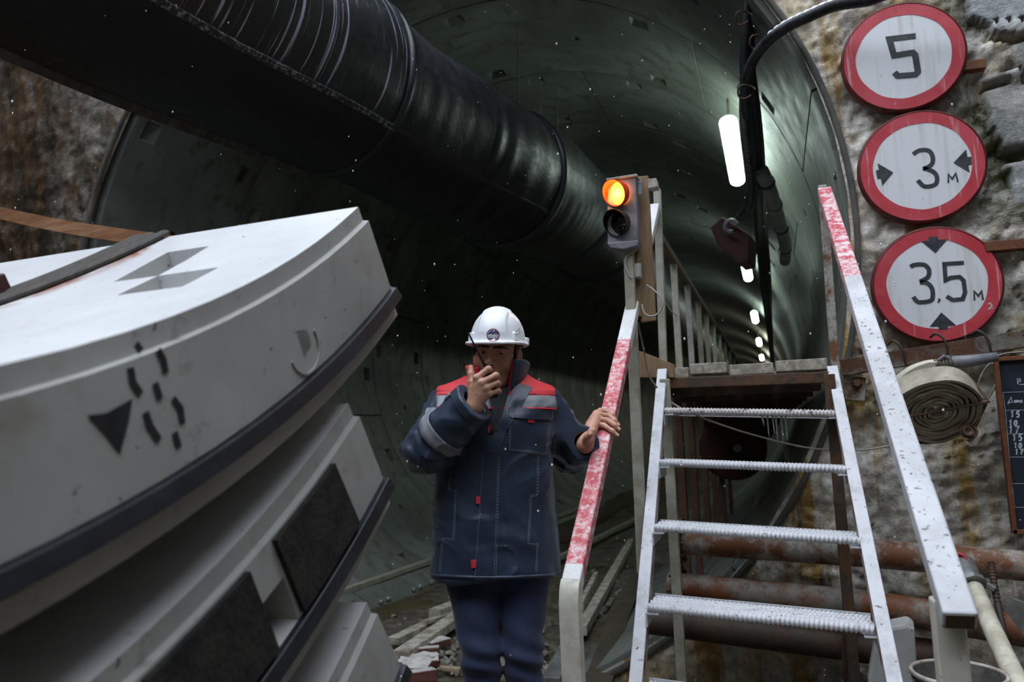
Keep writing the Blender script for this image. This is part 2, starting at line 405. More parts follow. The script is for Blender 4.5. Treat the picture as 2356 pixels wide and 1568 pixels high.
simple('brick_red', '#54302a', '#653c30', rough=.9, scale=25, bump=.4)
simple('plaster_white', '#c9c6c0', '#a9a49b', rough=.9, scale=18, bump=.4)
simple('rubble_grey', '#8b867c', '#5c564b', rough=.9, scale=20, bump=.5)
simple('wall_slab', '#8d9092', '#74777a', rough=.45, scale=4, bump=.25, bscale=25)
simple('wall_slab_warm', '#a09a8f', '#857a6b', rough=.5, scale=5, bump=.35, bscale=22)
simple('dirty_bucket', '#4e4c47', '#77736b', rough=.7, scale=15, bump=.3)
simple('bucket_rim', '#a5938a', '#c9c2b6', rough=.6, scale=25, bump=.1)
simple('dark_lens', '#0b0f10', rough=.12, bump=0)
simple('visor_dark', '#16181a', rough=.35, bump=0)
simple('sling_webbing', '#3d3a36', '#565049', rough=.75, scale=20, stretch=(12, 1, 1), bump=.3)
simple('rusty_strap', '#8c5a3a', '#a9805f', rough=.75, scale=5, stretch=(1, 1, 8), bump=.3)
simple('wire_steel', '#6c665c', '#8a8478', rough=.5, metal=.4, scale=30)
t = NT('ice'); t.col((.85, .9, .95, 1)); t.rough(.08); t.b.inputs['Transmission Weight'].default_value = .9; t.b.inputs['IOR'].default_value = 1.31; MATS['ice'] = t.m
t = NT('snow'); t.col((.9, .92, .95, 1)); t.rough(.9); MATS['snow'] = t.m
def emit(name, col, s):
    t = NT(name); t.col((.8, .8, .8, 1)); t.b.inputs['Emission Color'].default_value = col; t.b.inputs['Emission Strength'].default_value = s; MATS[name] = t.m
emit('lamp_glow', (.80, 1.0, .90, 1), 9.5)
emit('lamp_glow_far', (1.0, .98, .80, 1), 7.0)
def lens_material():
    t = NT('amber_lens'); v = t.coord(); p = t.n('TexGradient', gradient_type='SPHERICAL')
    t.l(t.coord((14, 14, 14)), p.inputs[0])
    t.col(srgb('#ff7a10')); t.l(t.ramp(p.outputs['Fac'], [(0, (1, .16, .01, 1)), (.5, (1, .34, .03, 1)), (1, (1, .62, .12, 1))]), t.b.inputs['Emission Color'])
    t.b.inputs['Emission Strength'].default_value = 2.6; t.rough(.25); MATS['amber_lens'] = t.m
    t = NT('amber_visor'); t.col(srgb('#d8330c')); t.rough(.4); MATS['amber_visor'] = t.m
lens_material()
def sign_red():
    t = NT('sign_red'); v = t.coord(); n = t.noise(v, 8, 6, .65, .3); s = t.noise(t.coord((20, 20, 1.2)), 1.5, 5, .6)
    c = t.mix(t.mask(n, .42, .68), srgb('#b5303a'), srgb('#c24a54')); c = t.mix(t.mask(s, .62, .72), c, srgb('#d79a9c'))
    t.col(c); t.rough(.5); MATS['sign_red'] = t.m
    t = NT('sign_white'); v = t.coord(); n = t.noise(v, 30, 6, .7); s = t.noise(t.coord((16, 16, 1.0)), 1.6, 5, .6)
    c = t.mix(t.mask(s, .5, .75), srgb('#dcdde0'), srgb('#c4c2ba')); c = t.mix(t.mask(n, .64, .72), c, srgb('#a79f8c'))
    t.col(c); t.rough(.45); MATS['sign_white'] = t.m
    simple('sign_black', '#24282d', '#3a3e42', rough=.55, scale=30, bump=0)
    simple('sign_rim', '#4e1a1a', '#6d2a28', rough=.5, scale=14, bump=.1)
sign_red()

# ================================================================== SETTING
RC = (-2.282, 2.504); RR = 2.725; YW = 4.42; RING = 1.485; Y0 = 4.474
simple('portal_seal', '#3a3833', '#55524b', rough=.6, scale=6, bump=.3)
# ---- portal wall: polar sheet around the tunnel mouth, rough sprayed concrete
def portal_wall():
    fine = np.radians(np.arange(-64, 62, .34)); coarse = np.radians(np.concatenate([np.arange(62, 140, 2.0), np.arange(140, 202, .5), np.arange(202, 296.1, 2.0)])); th = np.concatenate([fine, coarse])
    r = np.concatenate([RR+.02+np.arange(0, 1.75, .0175), np.linspace(RR+1.80, 11.5, 14)])
    T, Rr = np.meshgrid(th, r, indexing='ij')
    X = RC[0]+Rr*np.cos(T); Z = RC[1]+Rr*np.sin(T)
    P = np.stack([X, 0*X, Z], -1)
    fade = np.clip((X+.3)/.5, 0, 1)
    d = .055*fbm(P*2.1, 4, 1)+.042*fbm(P*7, 4, 5)+.03*np.abs(fbm(P*17, 3, 9))+.012*vnoise(P*45, 21)
    # shuttering ledges on the far right, above the board
    blk = np.clip((X-.98)/.12, 0, 1)*np.clip((Z-1.9)/.2, 0, 1)
    d = d+blk*(.035*np.round(1.5*vnoise(np.stack([X*2.6+.3*Z, 0*X+3.3, Z*3.4], -1), 31))) 
    # smoother cast slabs right of the signs
    q = np.stack([X, 0*X+YW, Z], -1)-EYE; zz = q@CF; U = W/2+F*(q@CR)/zz; Vv = H/2-F*(q@CU)/zz
    U = U+6*vnoise(P*14, 61); Vv = Vv+6*vnoise(P*14, 62)
    slabm = np.zeros(X.shape, np.float32)
    def inpoly(poly):
        c = np.zeros(X.shape, bool); n = len(poly)
        for k in range(n):
            (x0, y0), (x1, y1) = poly[k], poly[(k+1) % n]
            if y0 == y1: continue
            c ^= ((y0 > Vv) != (y1 > Vv)) & (U < (x1-x0)*(Vv-y0)/(y1-y0)+x0)
        return c
    for poly, dp, tone in (([(2200, -300), (2700, -300), (2700, 48), (2262, 62), (2222, 50)], .060, 1), ([(2266, 64), (2700, 50), (2700, 80), (2272, 96)], .085, .8),
                     ([(2250, 190), (2345, 174), (2342, 198), (2254, 208)], .080, .5), ([(2260, 212), (2350, 200), (2420, 250), (2500, 340), (2302, 350), (2276, 290)], .060, .6),
                     ([(2316, 108), (2700, 92), (2700, 165), (2336, 170)], .050, .7), ([(2306, 372), (2600, 345), (2600, 520), (2330, 470)], .045, .8)):
        mk = inpoly(poly); d = np.where(mk, dp+.006*fbm(P*9, 3, 41)+.2*(d-.02), d); slabm = np.where(mk, tone, slabm)
    rim = np.clip((Rr-RR-.02)/.10, 0, 1)
    d = d*rim*np.where(fade > 0, fade, np.where(X < -4, .8, .35))
    Y = YW-d-.01*rim
    lip = 0.035*fbm(np.stack([T*7, 0*T, 0*T+4], -1), 3, 14)*np.exp(-((Rr-RR)/.12)**2)
    X = X+lip*np.cos(T); Z = Z+lip*np.sin(T)
    keep = np.stack([X, Y, np.maximum(Z, -.3)], -1)
    me = grid_mesh(keep); o = obj('wall_portal', me, 'rough_wet_concrete', None, True); struct(o)
    at = me.attributes.new('slab', 'FLOAT', 'POINT'); at.data.foreach_set('value', slabm.ravel().astype(np.float32)); return o
wall = portal_wall()
# reveal of the tunnel mouth
mb = MB(); mb.lathe([(RR+.06, -.025), (RR+.03, -.03), (RR+.028, .02), (RR+.10, .03), (RR+.10, .25)], (RC[0], YW, RC[1]), (0, 1, 0), 160)
o = mb.build('trim_1', 'portal_seal', None, True); struct(o)
# ---- tunnel lining: rings of precast segments
lining = bpy.data.objects.new('wall_tunnel', None); COL.objects.link(lining); struct(lining); lining.location = (RC[0], Y0, RC[1])
def lining_segment(nth, span, arcw):
    """one lining segment, local: ring axis = +Y from 0..RING, theta centred on 0 (pointing +X)"""
    mb = MB(); half = span/2-.003
    pk = []
    ths = [-half]
    fr = (-.62, .62); pw = .085/RR
    for f in fr: ths += [f*half-pw, f*half+pw]; pk.append(len(ths)-2)
    ths.append(half)
    full = [ths[0]]
    cells = {}
    for i in range(1, len(ths)):
        pock = (i-1) in pk; n = 1 if pock else 6
        for k in range(1, n+1): full.append(ths[i-1]+(ths[i]-ths[i-1])*k/n)
        if pock: cells[len(full)-2] = True
    e = .009
    ys = [e, .10, .25, .50, .70, .79, 1.02, RING-.25, RING-.10, RING-e]
    def pt(t, y, d=0): return ((RR+d)*math.cos(t), y, (RR+d)*math.sin(t))
    n, m_ = len(full), len(ys); V = [pt(t, y) for t in full for y in ys]; Fc = []
    mb.add(V, [])
    for i in range(n-1):
        for j in range(m_-1):
            q = (i*m_+j, i*m_+j+1, (i+1)*m_+j+1, (i+1)*m_+j)
            if i in cells and j in (1, 7):
                t0, t1 = full[i], full[i+1]; deep = ys[1]+.012 if j == 1 else ys[8]-.012
                tm = .35*(t1-t0)
                o = len(mb.v); mb.v += [pt(t0+tm*.4, deep, .085), pt(t1-tm*.4, deep, .085)]
                a, b, c, d = q  # a=(t0,yj) b=(t0,yj+1) c=(t1,yj+1) d=(t1,yj)
                if j == 1: Fc += [(a, o, o+1, d), (b, o, a), (c, d, o+1), (b, c, o+1, o)]
                else: Fc += [(b, c, o+1, o), (a, b, o), (d, o+1, c), (a, o, o+1, d)]
            elif j == 4 and i in (n//2-1,):
                t0, t1 = full[i], full[i+1]; cen = (t0+t1)/2; o = len(mb.v)
                hole = [pt(cen+.04/RR*math.cos(g), (ys[4]+ys[5])/2+.04*math.sin(g)) for g in [math.pi*2*k/12 for k in range(12)]]
                deep = [pt(cen+.035/RR*math.cos(g), (ys[4]+ys[5])/2+.035*math.sin(g), .07) for g in [math.pi*2*k/12 for k in range(12)]]
                mb.v += hole+deep
                co = [q[3], q[2], q[1], q[0]]  # (t1,y0),(t1,y1),(t0,y1),(t0,y0)
                Fc += [(o+k, o+12+k, o+12+(k+1) % 12, o+(k+1) % 12) for k in range(12)]+[tuple(o+12+k for k in range(12))]
                qs = [q[2], q[1], q[0], q[3]]   # corners at 45,135,225,315 deg
                for s in range(4):
                    st = s*3
                    ring = [o+(st+k) % 12 for k in range(4)]
                    Fc.append((qs[s-1], *ring, qs[s])) if False else Fc.append((qs[s], qs[s-1])+tuple(ring))
            else: Fc.append(q)
    # outer side and edges
    o = len(mb.v); mb.v += [pt(t, y, .16) for t in full for y in (ys[0], ys[-1])]
    for i in range(n-1):
        Fc += [(i*m_, (i+1)*m_, o+(i+1)*2, o+i*2), (i*m_+m_-1, o+i*2+1, o+(i+1)*2+1, (i+1)*m_+m_-1)]
    Fc += [tuple(range(m_))+(o+1, o), tuple(range((n-1)*m_+m_-1, (n-1)*m_-1, -1))+(o+(n-1)*2, o+(n-1)*2+1)]
    mb.f += Fc
    me = bpy.data.meshes.new('lining_segment'); me.from_pydata(mb.v, [], mb.f); me.update(); me.materials.append(MATS['lining_concrete'])
    bm = bmesh.new(); bm.from_mesh(me); bmesh.ops.recalc_face_normals(bm, faces=bm.faces)
    # make sure the inner face looks at the axis
    bm.faces.ensure_lookup_table(); bm.to_mesh(me); bm.free()
    me.polygons.foreach_set('use_smooth', [True]*len(me.polygons)); me.set_sharp_from_angle(angle=math.radians(20))
    return me
SEGME = lining_segment(0, math.radians(60), 0)
for k in range(7):
    for j in range(6):
        o = bpy.data.objects.new('lining_segment', SEGME); COL.objects.link(o); o.parent = lining
        a = math.radians(60*j+(17 if k % 2 else 47)); o.location = (0, k*RING, 0); o.rotation_euler = (0, -a, 0)
mbr = MB(); mbr.lathe([(RR, .006), (RR, RING-.006), (RR+.1, RING-.006), (RR+.1, .006)], (0, 0, 0), (0, 1, 0), 72, True)
ring_me = None
for k in range(7, 34):
    if ring_me is None:
        o = mbr.build('lining_ring', 'lining_concrete', None, 'angle'); ring_me = o.data
    else:
        o = bpy.data.objects.new('lining_ring', ring_me); COL.objects.link(o)
    o.parent = lining; o.location = (0, k*RING, 0)
mb = MB(); mb.lathe([(RR+.09, -.02), (RR+.09, 34*RING), (0.02, 34*RING+.1)], (0, 0, 0), (0, 1, 0), 72)
o = mb.build('joint_backing', 'bitumen_pad', None, True); o.parent = lining  # dark shell added behind the rings to stop sky light leaking through joints
# ---- ground
def ground():
    xs = np.concatenate([np.linspace(-9, -4.2, 24), np.arange(-4.1, 2.0, .05), np.linspace(2.1, 5, 12)])
    ys = np.concatenate([np.linspace(-7, 1.4, 26), np.arange(1.5, 9, .05), np.linspace(9.2, 55, 60)])
    X, Y = np.meshgrid(xs, ys, indexing='ij'); P = np.stack([X, Y, 0*X], -1)
    d = .05*fbm(P*1.1, 4, 3)+.03*fbm(P*4, 3, 8)
    Z = d*np.clip((4.0-np.abs(X+1.2))/1, .3, 1)-.01
    return struct(obj('floor', grid_mesh(np.stack([X, Y, Z], -1)), 'wet_mud', None, True))
floor = ground()
# ---- rest of the start shaft around the camera, plus an added shade wall
simple('shaft_concrete', '#4c4a46', '#5d5a54', rough=.8, scale=2, bump=.3)
def slab(name, c, s):
    mb = MB(); mb.box(c, s); return struct(mb.build(name, 'shaft_concrete'))
slab('wall_left', (-8.2, -.5, 5.0), (.4, 10.6, 10.6)); slab('wall_right', (4.4, -.5, 5.0), (.4, 10.6, 10.6)); slab('added_shade_wall', (-2.72, -1.95, 1.15), (.2, 6.9, 2.5)); slab('wall_back', (-2, -5.6, 4.8), (12.4, .4, 10.2))  # low wall left of the stack: unseen, added to darken the segment gaps

# ================================================================== PRECAST SEGMENT STACK
SEG_C = Vector((-.8589, -.1119, 4.1272)); SA = Vector((-.99898, -.03724, -.02538)); SY = Vector((-.03725, .99931, 0)); SU = Vector((-.02536, -.00095, .99968))
SEG_M = Matrix((( -SA.x, SY.x, SU.x), (-SA.y, SY.y, SU.y), (-SA.z, SY.z, SU.z)))
RI, TS, WS = 2.705, .288, 1.40
D2R = math.pi/180
def sp(th, rho, w):        # segment coords -> segment local (x=-w, y, z)
    r = RI+rho; return Vector((-w, r*math.sin(th*D2R), -r*math.cos(th*D2R)))
def segment_body(pads=False):
    mb = MB(); E0, E1 = -37.0, 36.75
    # intrados with wedge pockets
    pockets = [(30.0, 34.0, .34, .455), (27.4, 30.0, .19, .34), (30.0, 34.0, .945, 1.06), (-34, -30, .34, .455), (-34, -30, .945, 1.06)]
    ths = sorted(set([E0, E1]+list(range(-36, 37, 2))+[27.4, 30.0, 34.0, -30, -34])); ws = sorted(set([.014, WS-.014, .19, .34, .455, .62, .8, .945, 1.06, 1.2]))
    nv = {}
    def vid(i, j):
        if (i, j) not in nv: nv[(i, j)] = len(mb.v); mb.v.append(tuple(sp(ths[i], 0, ws[j])))
        return nv[(i, j)]
    def inpk(t, w):
        for p in pockets:
            if p[0] < t < p[1] and p[2] < w < p[3]: return p
    for i in range(len(ths)-1):
        for j in range(len(ws)-1):
            if not inpk((ths[i]+ths[i+1])/2, (ws[j]+ws[j+1])/2): mb.f.append((vid(i, j), vid(i+1, j), vid(i+1, j+1), vid(i, j+1)))
    for t0, t1, w0, w1 in pockets:
        far = t1 if t1 > 0 else t0; near = t0 if t1 > 0 else t1; dd = .5 if t1 > 0 else -.5
        a, b = sp(near, 0, w0), sp(near, 0, w1); c, d = sp(far, 0, w1), sp(far, 0, w0)
        m0, m1 = sp(far-dd, .095, w0+.012), sp(far-dd, .095, w1-.012)
        o = len(mb.v); mb.v += [tuple(q) for q in (a, b, c, d, m0, m1)]
        mb.f += [(o, o+1, o+5, o+4), (o+4, o+5, o+2, o+3), (o, o+4, o+3), (o+1, o+2, o+5)]
    # side profiles (front w=0, back w=WS)
    prof = [(0, .014), (.034, .014), (.037, 0), (.118, 0), (.178, 0), (.213, 0), (.215, .014), (.250, .014), (.252, .006), (TS, .006)]
    tt = sorted(set([E0, E1]+list(range(-36, 37, 2))+([26.95, 28.35] if pads else [27.55, 29.35])))
    for side in (0, 1):
        base = len(mb.v)
        for t_ in tt:
            for r, w in prof: mb.v.append(tuple(sp(t_, r, w if side == 0 else WS-w)))
        n = len(prof)
        for i in range(len(tt)-1):
            for j in range(n-1):
                q = (base+i*n+j, base+(i+1)*n+j, base+(i+1)*n+j+1, base+i*n+j+1)
                if pads and side == 0 and j in (3, 4) and 26.9 < tt[i] < 28.3: continue
                if not pads and side == 0 and j == 3 and abs(tt[i]-27.55) < .01:
                    tc, rc = 28.45, .148; o = len(mb.v); N = 16
                    ang = [2*math.pi*k/N for k in range(N)]
                    mb.v += [tuple(sp(tc+.018*math.cos(g)/RI/D2R, rc+.021*math.sin(g), 0)) for g in ang]
                    mb.v += [tuple(sp(tc+.5+.013*math.cos(g)/RI/D2R, rc-.005+.014*math.sin(g), .17)) for g in ang]
                    mb.f += [(o+k, o+(k+1) % N, o+N+(k+1) % N, o+N+k) for k in range(N)]+[tuple(o+N+k for k in range(N))]
                    # corners: q0=(t0,r0) q1=(t1,r0) q2=(t1,r1) q3=(t0,r1)
                    cs = [q[2], q[3], q[0], q[1]]
                    for s in range(4):
                        ringv = [o+(2+4*s+k) % N for k in range(5)]
                        mb.f.append((cs[(s+1) % 4], cs[s])+tuple(ringv))
                else: mb.f.append(q)
        if pads and side == 0:      # bolt pocket opening in the side face
            o = len(mb.v); mb.v += [tuple(sp(*q)) for q in ((26.95, .118, 0), (28.35, .118, 0), (28.35, .213, 0), (26.95, .213, 0), (27.15, .15, .09), (28.3, .13, .06), (28.3, .205, .06), (27.15, .205, .09))]
            mb.f += [(o, o+1, o+5, o+4), (o+1, o+2, o+6, o+5), (o+2, o+3, o+7, o+6), (o+3, o, o+4, o+7), (o+4, o+5, o+6, o+7)]
        if side == 0: b0 = base
        else: b1 = base
    n = len(prof); L = len(tt)
    for i in range(L-1):  # extrados
        mb.f.append((b0+i*n+n-1, b0+(i+1)*n+n-1, b1+(i+1)*n+n-1, b1+i*n+n-1))
    for i in (0, L-1):    # radial end faces
        mb.f.append(tuple(b0+i*n+k for k in range(n))+tuple(b1+i*n+k for k in range(n-1, -1, -1)))
    return mb
def gasket():
    mb = MB(); tt = np.linspace(-37.1, 36.9, 60)
    V = []; Fc = []
    for t_ in tt:
        for r, w in ((.213, .016), (.216, -.012), (.244, -.020), (.252, .016)): V.append(sp(t_, r, w))
    for i in range(len(tt)-1):
        for k in range(4): Fc.append((i*4+k, i*4+(k+1) % 4, (i+1)*4+(k+1) % 4, (i+1)*4+k))
    Fc += [(0, 1, 2, 3), tuple(len(tt)*4-1-k for k in range(4))]; mb.add(V, Fc)
    # across the far radial end
    P = [sp(36.75, .214, .0), sp(36.75, .250, .0), sp(36.75, .250, WS), sp(36.75, .214, WS)]
    mb.prism(P, sp(36.98, .23, 0)-sp(36.75, .23, 0)); return mb
seg_mats = None
def put_segment(label, shift, kind):
    e = thing('tunnel_lining_segment', label, 'concrete segment', SEG_C+Vector(shift), 'stacked precast lining segments')
    e.rotation_euler = SEG_M.to_euler()
    def part(name, mb, mat, smooth=False, bevel=0):
        o = mb.build(name, mat, None, smooth, bevel); o.parent = e; return o
    bo = part('body', segment_body(kind == 1), 'precast_concrete', 'angle'); bo.data.materials.append(MATS['toplit_concrete_face'])
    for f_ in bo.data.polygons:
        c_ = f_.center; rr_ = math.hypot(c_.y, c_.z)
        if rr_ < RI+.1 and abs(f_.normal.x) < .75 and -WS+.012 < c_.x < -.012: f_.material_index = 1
    part('gasket', gasket(), 'black_rubber', False, .002)
    if kind == 0:
        def fp(q, lift=.0012): return sp(q[0], q[1], -lift)
        for dash in [[(19.92, .017), (20.05, .030)], [(19.5, .046), (19.45, .066), (19.62, .086)], [(20.71, .036), (20.82, .052), (20.78, .072)], [(20.26, .079), (20.29, .104)],
                     [(20.78, .111), (20.98, .130), (20.9, .152)], [(19.62, .112), (19.66, .134), (19.85, .158)], [(20.5, .158), (20.52, .182)]]:
            mb = MB(); ribbon(mb, [fp(q) for q in dash], .0125, (1, 0, 0), .0002, .0006); part('spray_dash', mb, 'black_spray')
        mb = MB(); mb.prism([fp(q) for q in ((17.7, .086), (18.3, .092), (19.28, .087), (18.95, .115), (18.4, .150), (18.1, .12))], (.0008, 0, 0)); part('spray_triangle', mb, 'black_spray')
        mb = MB(); N = 20; V = []; Fc = []
        ribbon(mb, [sp(28.2+.05*math.cos(g)/RI/D2R, .158+.05*math.sin(g), -.0004) for g in np.linspace(-.35, 3.0, N)], .0045, (1, 0, 0), .0, .003); part('socket_ring', mb, 'precast_concrete')
    if kind in (1, 2):
        for (t0, t1, jag) in ((28.5, 33.5, .3), (21.5, 26.7, .2), (12.0, 19.6, .2), (2, 9, .2)):
            if kind == 2: t0, t1 = t0-7, t1-7
            mb = MB(); N = 10; V = []
            for i in range(N+1):
                t_ = t0+(t1-t0)*i/N
                j = jag if i in (0, N) else 0
                for r, w in ((.042, -.011), (.205, -.011), (.205, .003), (.042, .003)): V.append(sp(t_+(j if r > .1 else -j)*.3, r, w))
            Fc = [(i*4+k, i*4+(k+1) % 4, i*4+4+(k+1) % 4, i*4+4+k) for i in range(N) for k in range(4)]+[(0, 1, 2, 3), (N*4+3, N*4+2, N*4+1, N*4)]
            mb.add(V, Fc); part('packing_pad', mb, 'bitumen_pad')
    return e
put_segment('pale concrete lining segment with black spray marks, topmost of the stack', (0, 0, 0), 0)
put_segment('concrete lining segment with black packing pads, middle of the stack', (0, -.05, -.455), 1)
put_segment('concrete lining segment lowest in the stack, resting on timber sleepers', (0, .02, -.89), 2)
def segp(th, rho, w, shift=(0, 0, 0)): return SEG_C+Vector(shift)+SEG_M @ sp(th, rho, w)
def spacer(label, th, up, low, grp):
    """squared timber lying across the stack between two segments"""
    a0, a1 = segp(th, TS, .25, up), segp(th, TS, 1.2, up); b0 = segp(th, 0, .25, low)
    zt = min(a0.z, a1.z)-.004; zb = max(segp(th+2*s, 0, .25, low).z for s in (-1, 1))+.001
    mb = MB(); mid = (a0+a1)/2; mb.box((mid.x, mid.y, (zt+zb)/2), (.95, .14, max(.05, zt-zb)), Matrix.Rotation(.037, 3, 'Z'))
    return tag(mb.build('timber_spacer', 'worn_timber', None, False, .006), label, 'timber block', grp)
for th in (-12, 11):
    spacer('squared timber spacer between the top and middle concrete segments', th, (0, 0, 0), (0, -.05, -.455), 'timbers between the top two segments')
    spacer('squared timber spacer between the middle and lowest concrete segments', th, (0, -.05, -.455), (0, .02, -.89), 'timbers between the lower two segments')
    b = segp(th, TS, .7, (0, .02, -.89)); mb = MB(); mb.box((b.x, b.y, (b.z-.012-.05)/2), (1.3, .2, b.z+.038), Matrix.Rotation(.037, 3, 'Z'))
    tag(mb.build('timber_sleeper', 'worn_timber', None, False, .008), 'thick timber sleeper on the ground under the concrete segment stack', 'timber sleeper', 'sleepers under the segment stack')
# lifting sling lying over the top segment
sl = thing('lifting_sling', 'rusty strap and dark webbing sling laid over the topmost concrete segment', 'sling', segp(37, 0, .6))
end = segp(37.25, .030, .56); far = onY(-60, 476, 1.62); mid = (end+far)/2+Vector((0, 0, -.008))
mb = MB(); pts = catmull([end+Vector((.03, 0, -.004)), mid, far], 8)
for i in range(len(pts)-1): mb.bar(pts[i], pts[i+1], .03, .036, (0, 0, 1), .003)
mb.build('strap', 'rusty_strap', sl)
for k, (dw, wd) in enumerate(((-.018, .030), (.018, .030), (.054, .034))):
    mb = MB(); L = []
    ts = np.linspace(36.9, 4, 26)
    for t_ in ts:
        w = .575+dw*1.15+(37-t_)*.0165
        L.append([segp(t_, -.004-h, w+q) for q, h in ((-wd/2, 0), (-wd/2, .007), (-wd*.25, .012), (wd*.25, .012), (wd/2, .007), (wd/2, 0))])
    V = [q for g in L for q in g]; n = 6; Fc = [(i*n+k2, i*n+(k2+1) % n, (i+1)*n+(k2+1) % n, (i+1)*n+k2) for i in range(len(L)-1) for k2 in range(n)]
    Fc += [tuple(range(n)), tuple((len(L)-1)*n+k2 for k2 in range(n-1, -1, -1))]
    mb.add(V, Fc); mb.build('webbing', 'sling_webbing', sl)
mb = MB(); P = [segp(30.4, -.003, .745), segp(29.3, -.003, .735), segp(28.9, -.003, .80), segp(30.0, -.003, .95), segp(31.4, -.003, .93)]
mb.prism(P, segp(30, -.05, .8)-segp(30, -.003, .8)); tag(mb.build('steel_wedge', 'dark_red_paint', None, False, .004), 'dark red steel wedge beside the sling on the topmost segment', 'wedge')

# ================================================================== VENTILATION DUCT
simple('seam_frost', '#23242a', '#8d9098', rough=.6, scale=40, bump=.3, lo=.5, hi=.62)
simple('seam_dusty', '#3a3936', '#5c5953', rough=.8, scale=14, bump=.3)
duct = thing('ventilation_duct', 'large black rubberised ventilation duct hanging into the tunnel mouth', 'duct', (-2.6, 3.9, 3.78))
SPN = catmull([(-3.05, .9, 3.80), (-2.86, 2.7, 3.77), (-2.66, 3.85, 3.78), (-2.44, 4.9, 3.72), (-2.08, 5.9, 3.60), (-2.02, 7.2, 3.74), (-2.12, 9.0, 3.95), (-2.2, 12, 4.05), (-2.25, 20, 4.1), (-2.25, 34, 4.1)], 14)
def duct_piece(i0, i1, r0, name, amp=.0, seed=0, nphi=72, sub=3, closed=False):
    pts = SPN[i0:i1+1]
    fine = catmull(pts, sub); P = np.array([list(p) for p in fine]); N = len(P)
    T = np.gradient(P, axis=0); T /= np.linalg.norm(T, axis=1)[:, None]
    S = np.cross(T, [0, 0, 1.0]); S /= np.linalg.norm(S, axis=1)[:, None]; U = np.cross(S, T)
    ph = np.linspace(0, 2*np.pi, nphi+1); C, Sn = np.cos(ph), np.sin(ph)
    D = S[:, None]*C[None, :, None]+U[:, None]*Sn[None, :, None]
    s_len = np.concatenate([[0], np.cumsum(np.linalg.norm(np.diff(P, axis=0), axis=1))])
    q = np.stack([s_len[:, None]*3+0*ph, 2.2*C[None]+0*s_len[:, None], 2.2*Sn[None]+0*s_len[:, None]], -1)
    r = r0+.022*fbm(q*.6, 3, seed)
    if amp: r = r+amp*np.sin(s_len[:, None]*34+2*fbm(q, 3, seed+4))*(.3+.7*np.clip(vnoise(q*.8, seed+9)+.4, 0, 1))*.5
    X = P[:, None]+D*r[..., None]; 
    return obj(name, grid_mesh(X), 'black_duct_rubber', duct, True)
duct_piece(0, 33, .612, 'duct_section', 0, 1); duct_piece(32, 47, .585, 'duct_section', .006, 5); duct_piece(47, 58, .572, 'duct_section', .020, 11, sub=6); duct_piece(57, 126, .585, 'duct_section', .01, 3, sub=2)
def frame_at(i):
    a = SPN[max(i-1, 0)]; b = SPN[min(i+1, len(SPN)-1)]; T = (b-a).normalized(); S = T.cross(Vector((0, 0, 1))).normalized(); return SPN[i], T, S, S.cross(T)
def fin(name, ang, i0, i1, h, w, r, mat='black_duct_rubber'):
    V = []; Fc = []
    for i in range(i0, i1+1):
        p, T, S, U = frame_at(i); d = S*math.cos(ang)+U*math.sin(ang); e = -S*math.sin(ang)+U*math.cos(ang)
        V += [p+d*(r-.02)-e*w, p+d*(r+h)-e*w*.7, p+d*(r+h)+e*w*.7, p+d*(r-.02)+e*w]
    n = i1-i0+1
    for i in range(n-1):
        for k in range(3): Fc.append((i*4+k, i*4+k+1, i*4+5+k, i*4+4+k))
    mb = MB(); mb.add(V, Fc); return mb.build(name, mat, duct, False)
fin('seam_strip', math.radians(-42), 2, 33, .012, .024, .612, 'seam_frost')
fin('seam_strip', math.radians(-42), 33, 46, .008, .016, .585)
fin('seam_strip', math.radians(-42), 47, 62, .010, .018, .575)
fin('hanging_flap', math.radians(-118), 2, 33, .055, .012, .605, 'seam_dusty')
for i, r in ((33, .605), (57, .588), (75, .60), (89, .60)):
    p, T, S, U = frame_at(i); mb = MB(); mb.lathe([(r-.03, -.035), (r+.012, -.03), (r+.02, 0), (r+.012, .03), (r-.03, .035)], p, T, 64)
    mb.build('clamp_band', 'black_rubber', duct, True)
for i in range(62, 120, 7):
    p, T, S, U = frame_at(i)
    mb = MB(); mb.tube([p+U*.58, Vector((p.x, p.y, RC[1]+math.sqrt(max(.1, RR**2-(p.x-RC[0])**2))))], .006, 5); mb.build('hanger_wire', 'wire_steel', duct)
for y_, x_ in ((2.9, -2.84), (4.2, -2.58)):   # slings holding the outer length
    z0 = 3.78; mb = MB(); top = 10.2 if y_ < 4.4 else 5.1
    mb.tube([Vector((x_, y_, z0+.6)), Vector((x_, y_, 6.2))], .006, 5)

# ================================================================== STAIRCASE
st = thing('steel_staircase', 'steep white steel staircase with reinforcing bar treads and painted handrails', 'staircase', (-.13, 3.0, 0))
def bars(name, segs, w, h, mat, up=(0, 0, 1), bevel=.004, parent=None):
    mb = MB()
    for a, b in segs: mb.bar(a, b, w, h, up)
    return mb.build(name, mat, parent or st, False, bevel)
SL0, SL1 = Vector((-.555, 2.40, -.02)), Vector((-.548, 4.06, 1.735)); SR0, SR1 = Vector((.322, 2.22, -.02)), Vector((.287, 4.12, 1.705))
for a, b in ((SL0, SL1), (SR0, SR1)):
    bars('stringer', [(a, b)], .05, .012, 'white_chipped_paint', (0, -1, 1))
    s = 1 if a.x < 0 else -1
    d = (b-a).normalized(); n = d.cross(Vector((1, 0, 0))).normalized()
    if n.z > 0: n = -n
    mb = MB(); mb.bar(a+Vector((s*.019, 0, 0))+n*.034, b+Vector((s*.019, 0, 0))+n*.034, .010, .062, n); mb.build('stringer_flange', 'rusty_white_paint', st, False, .002)
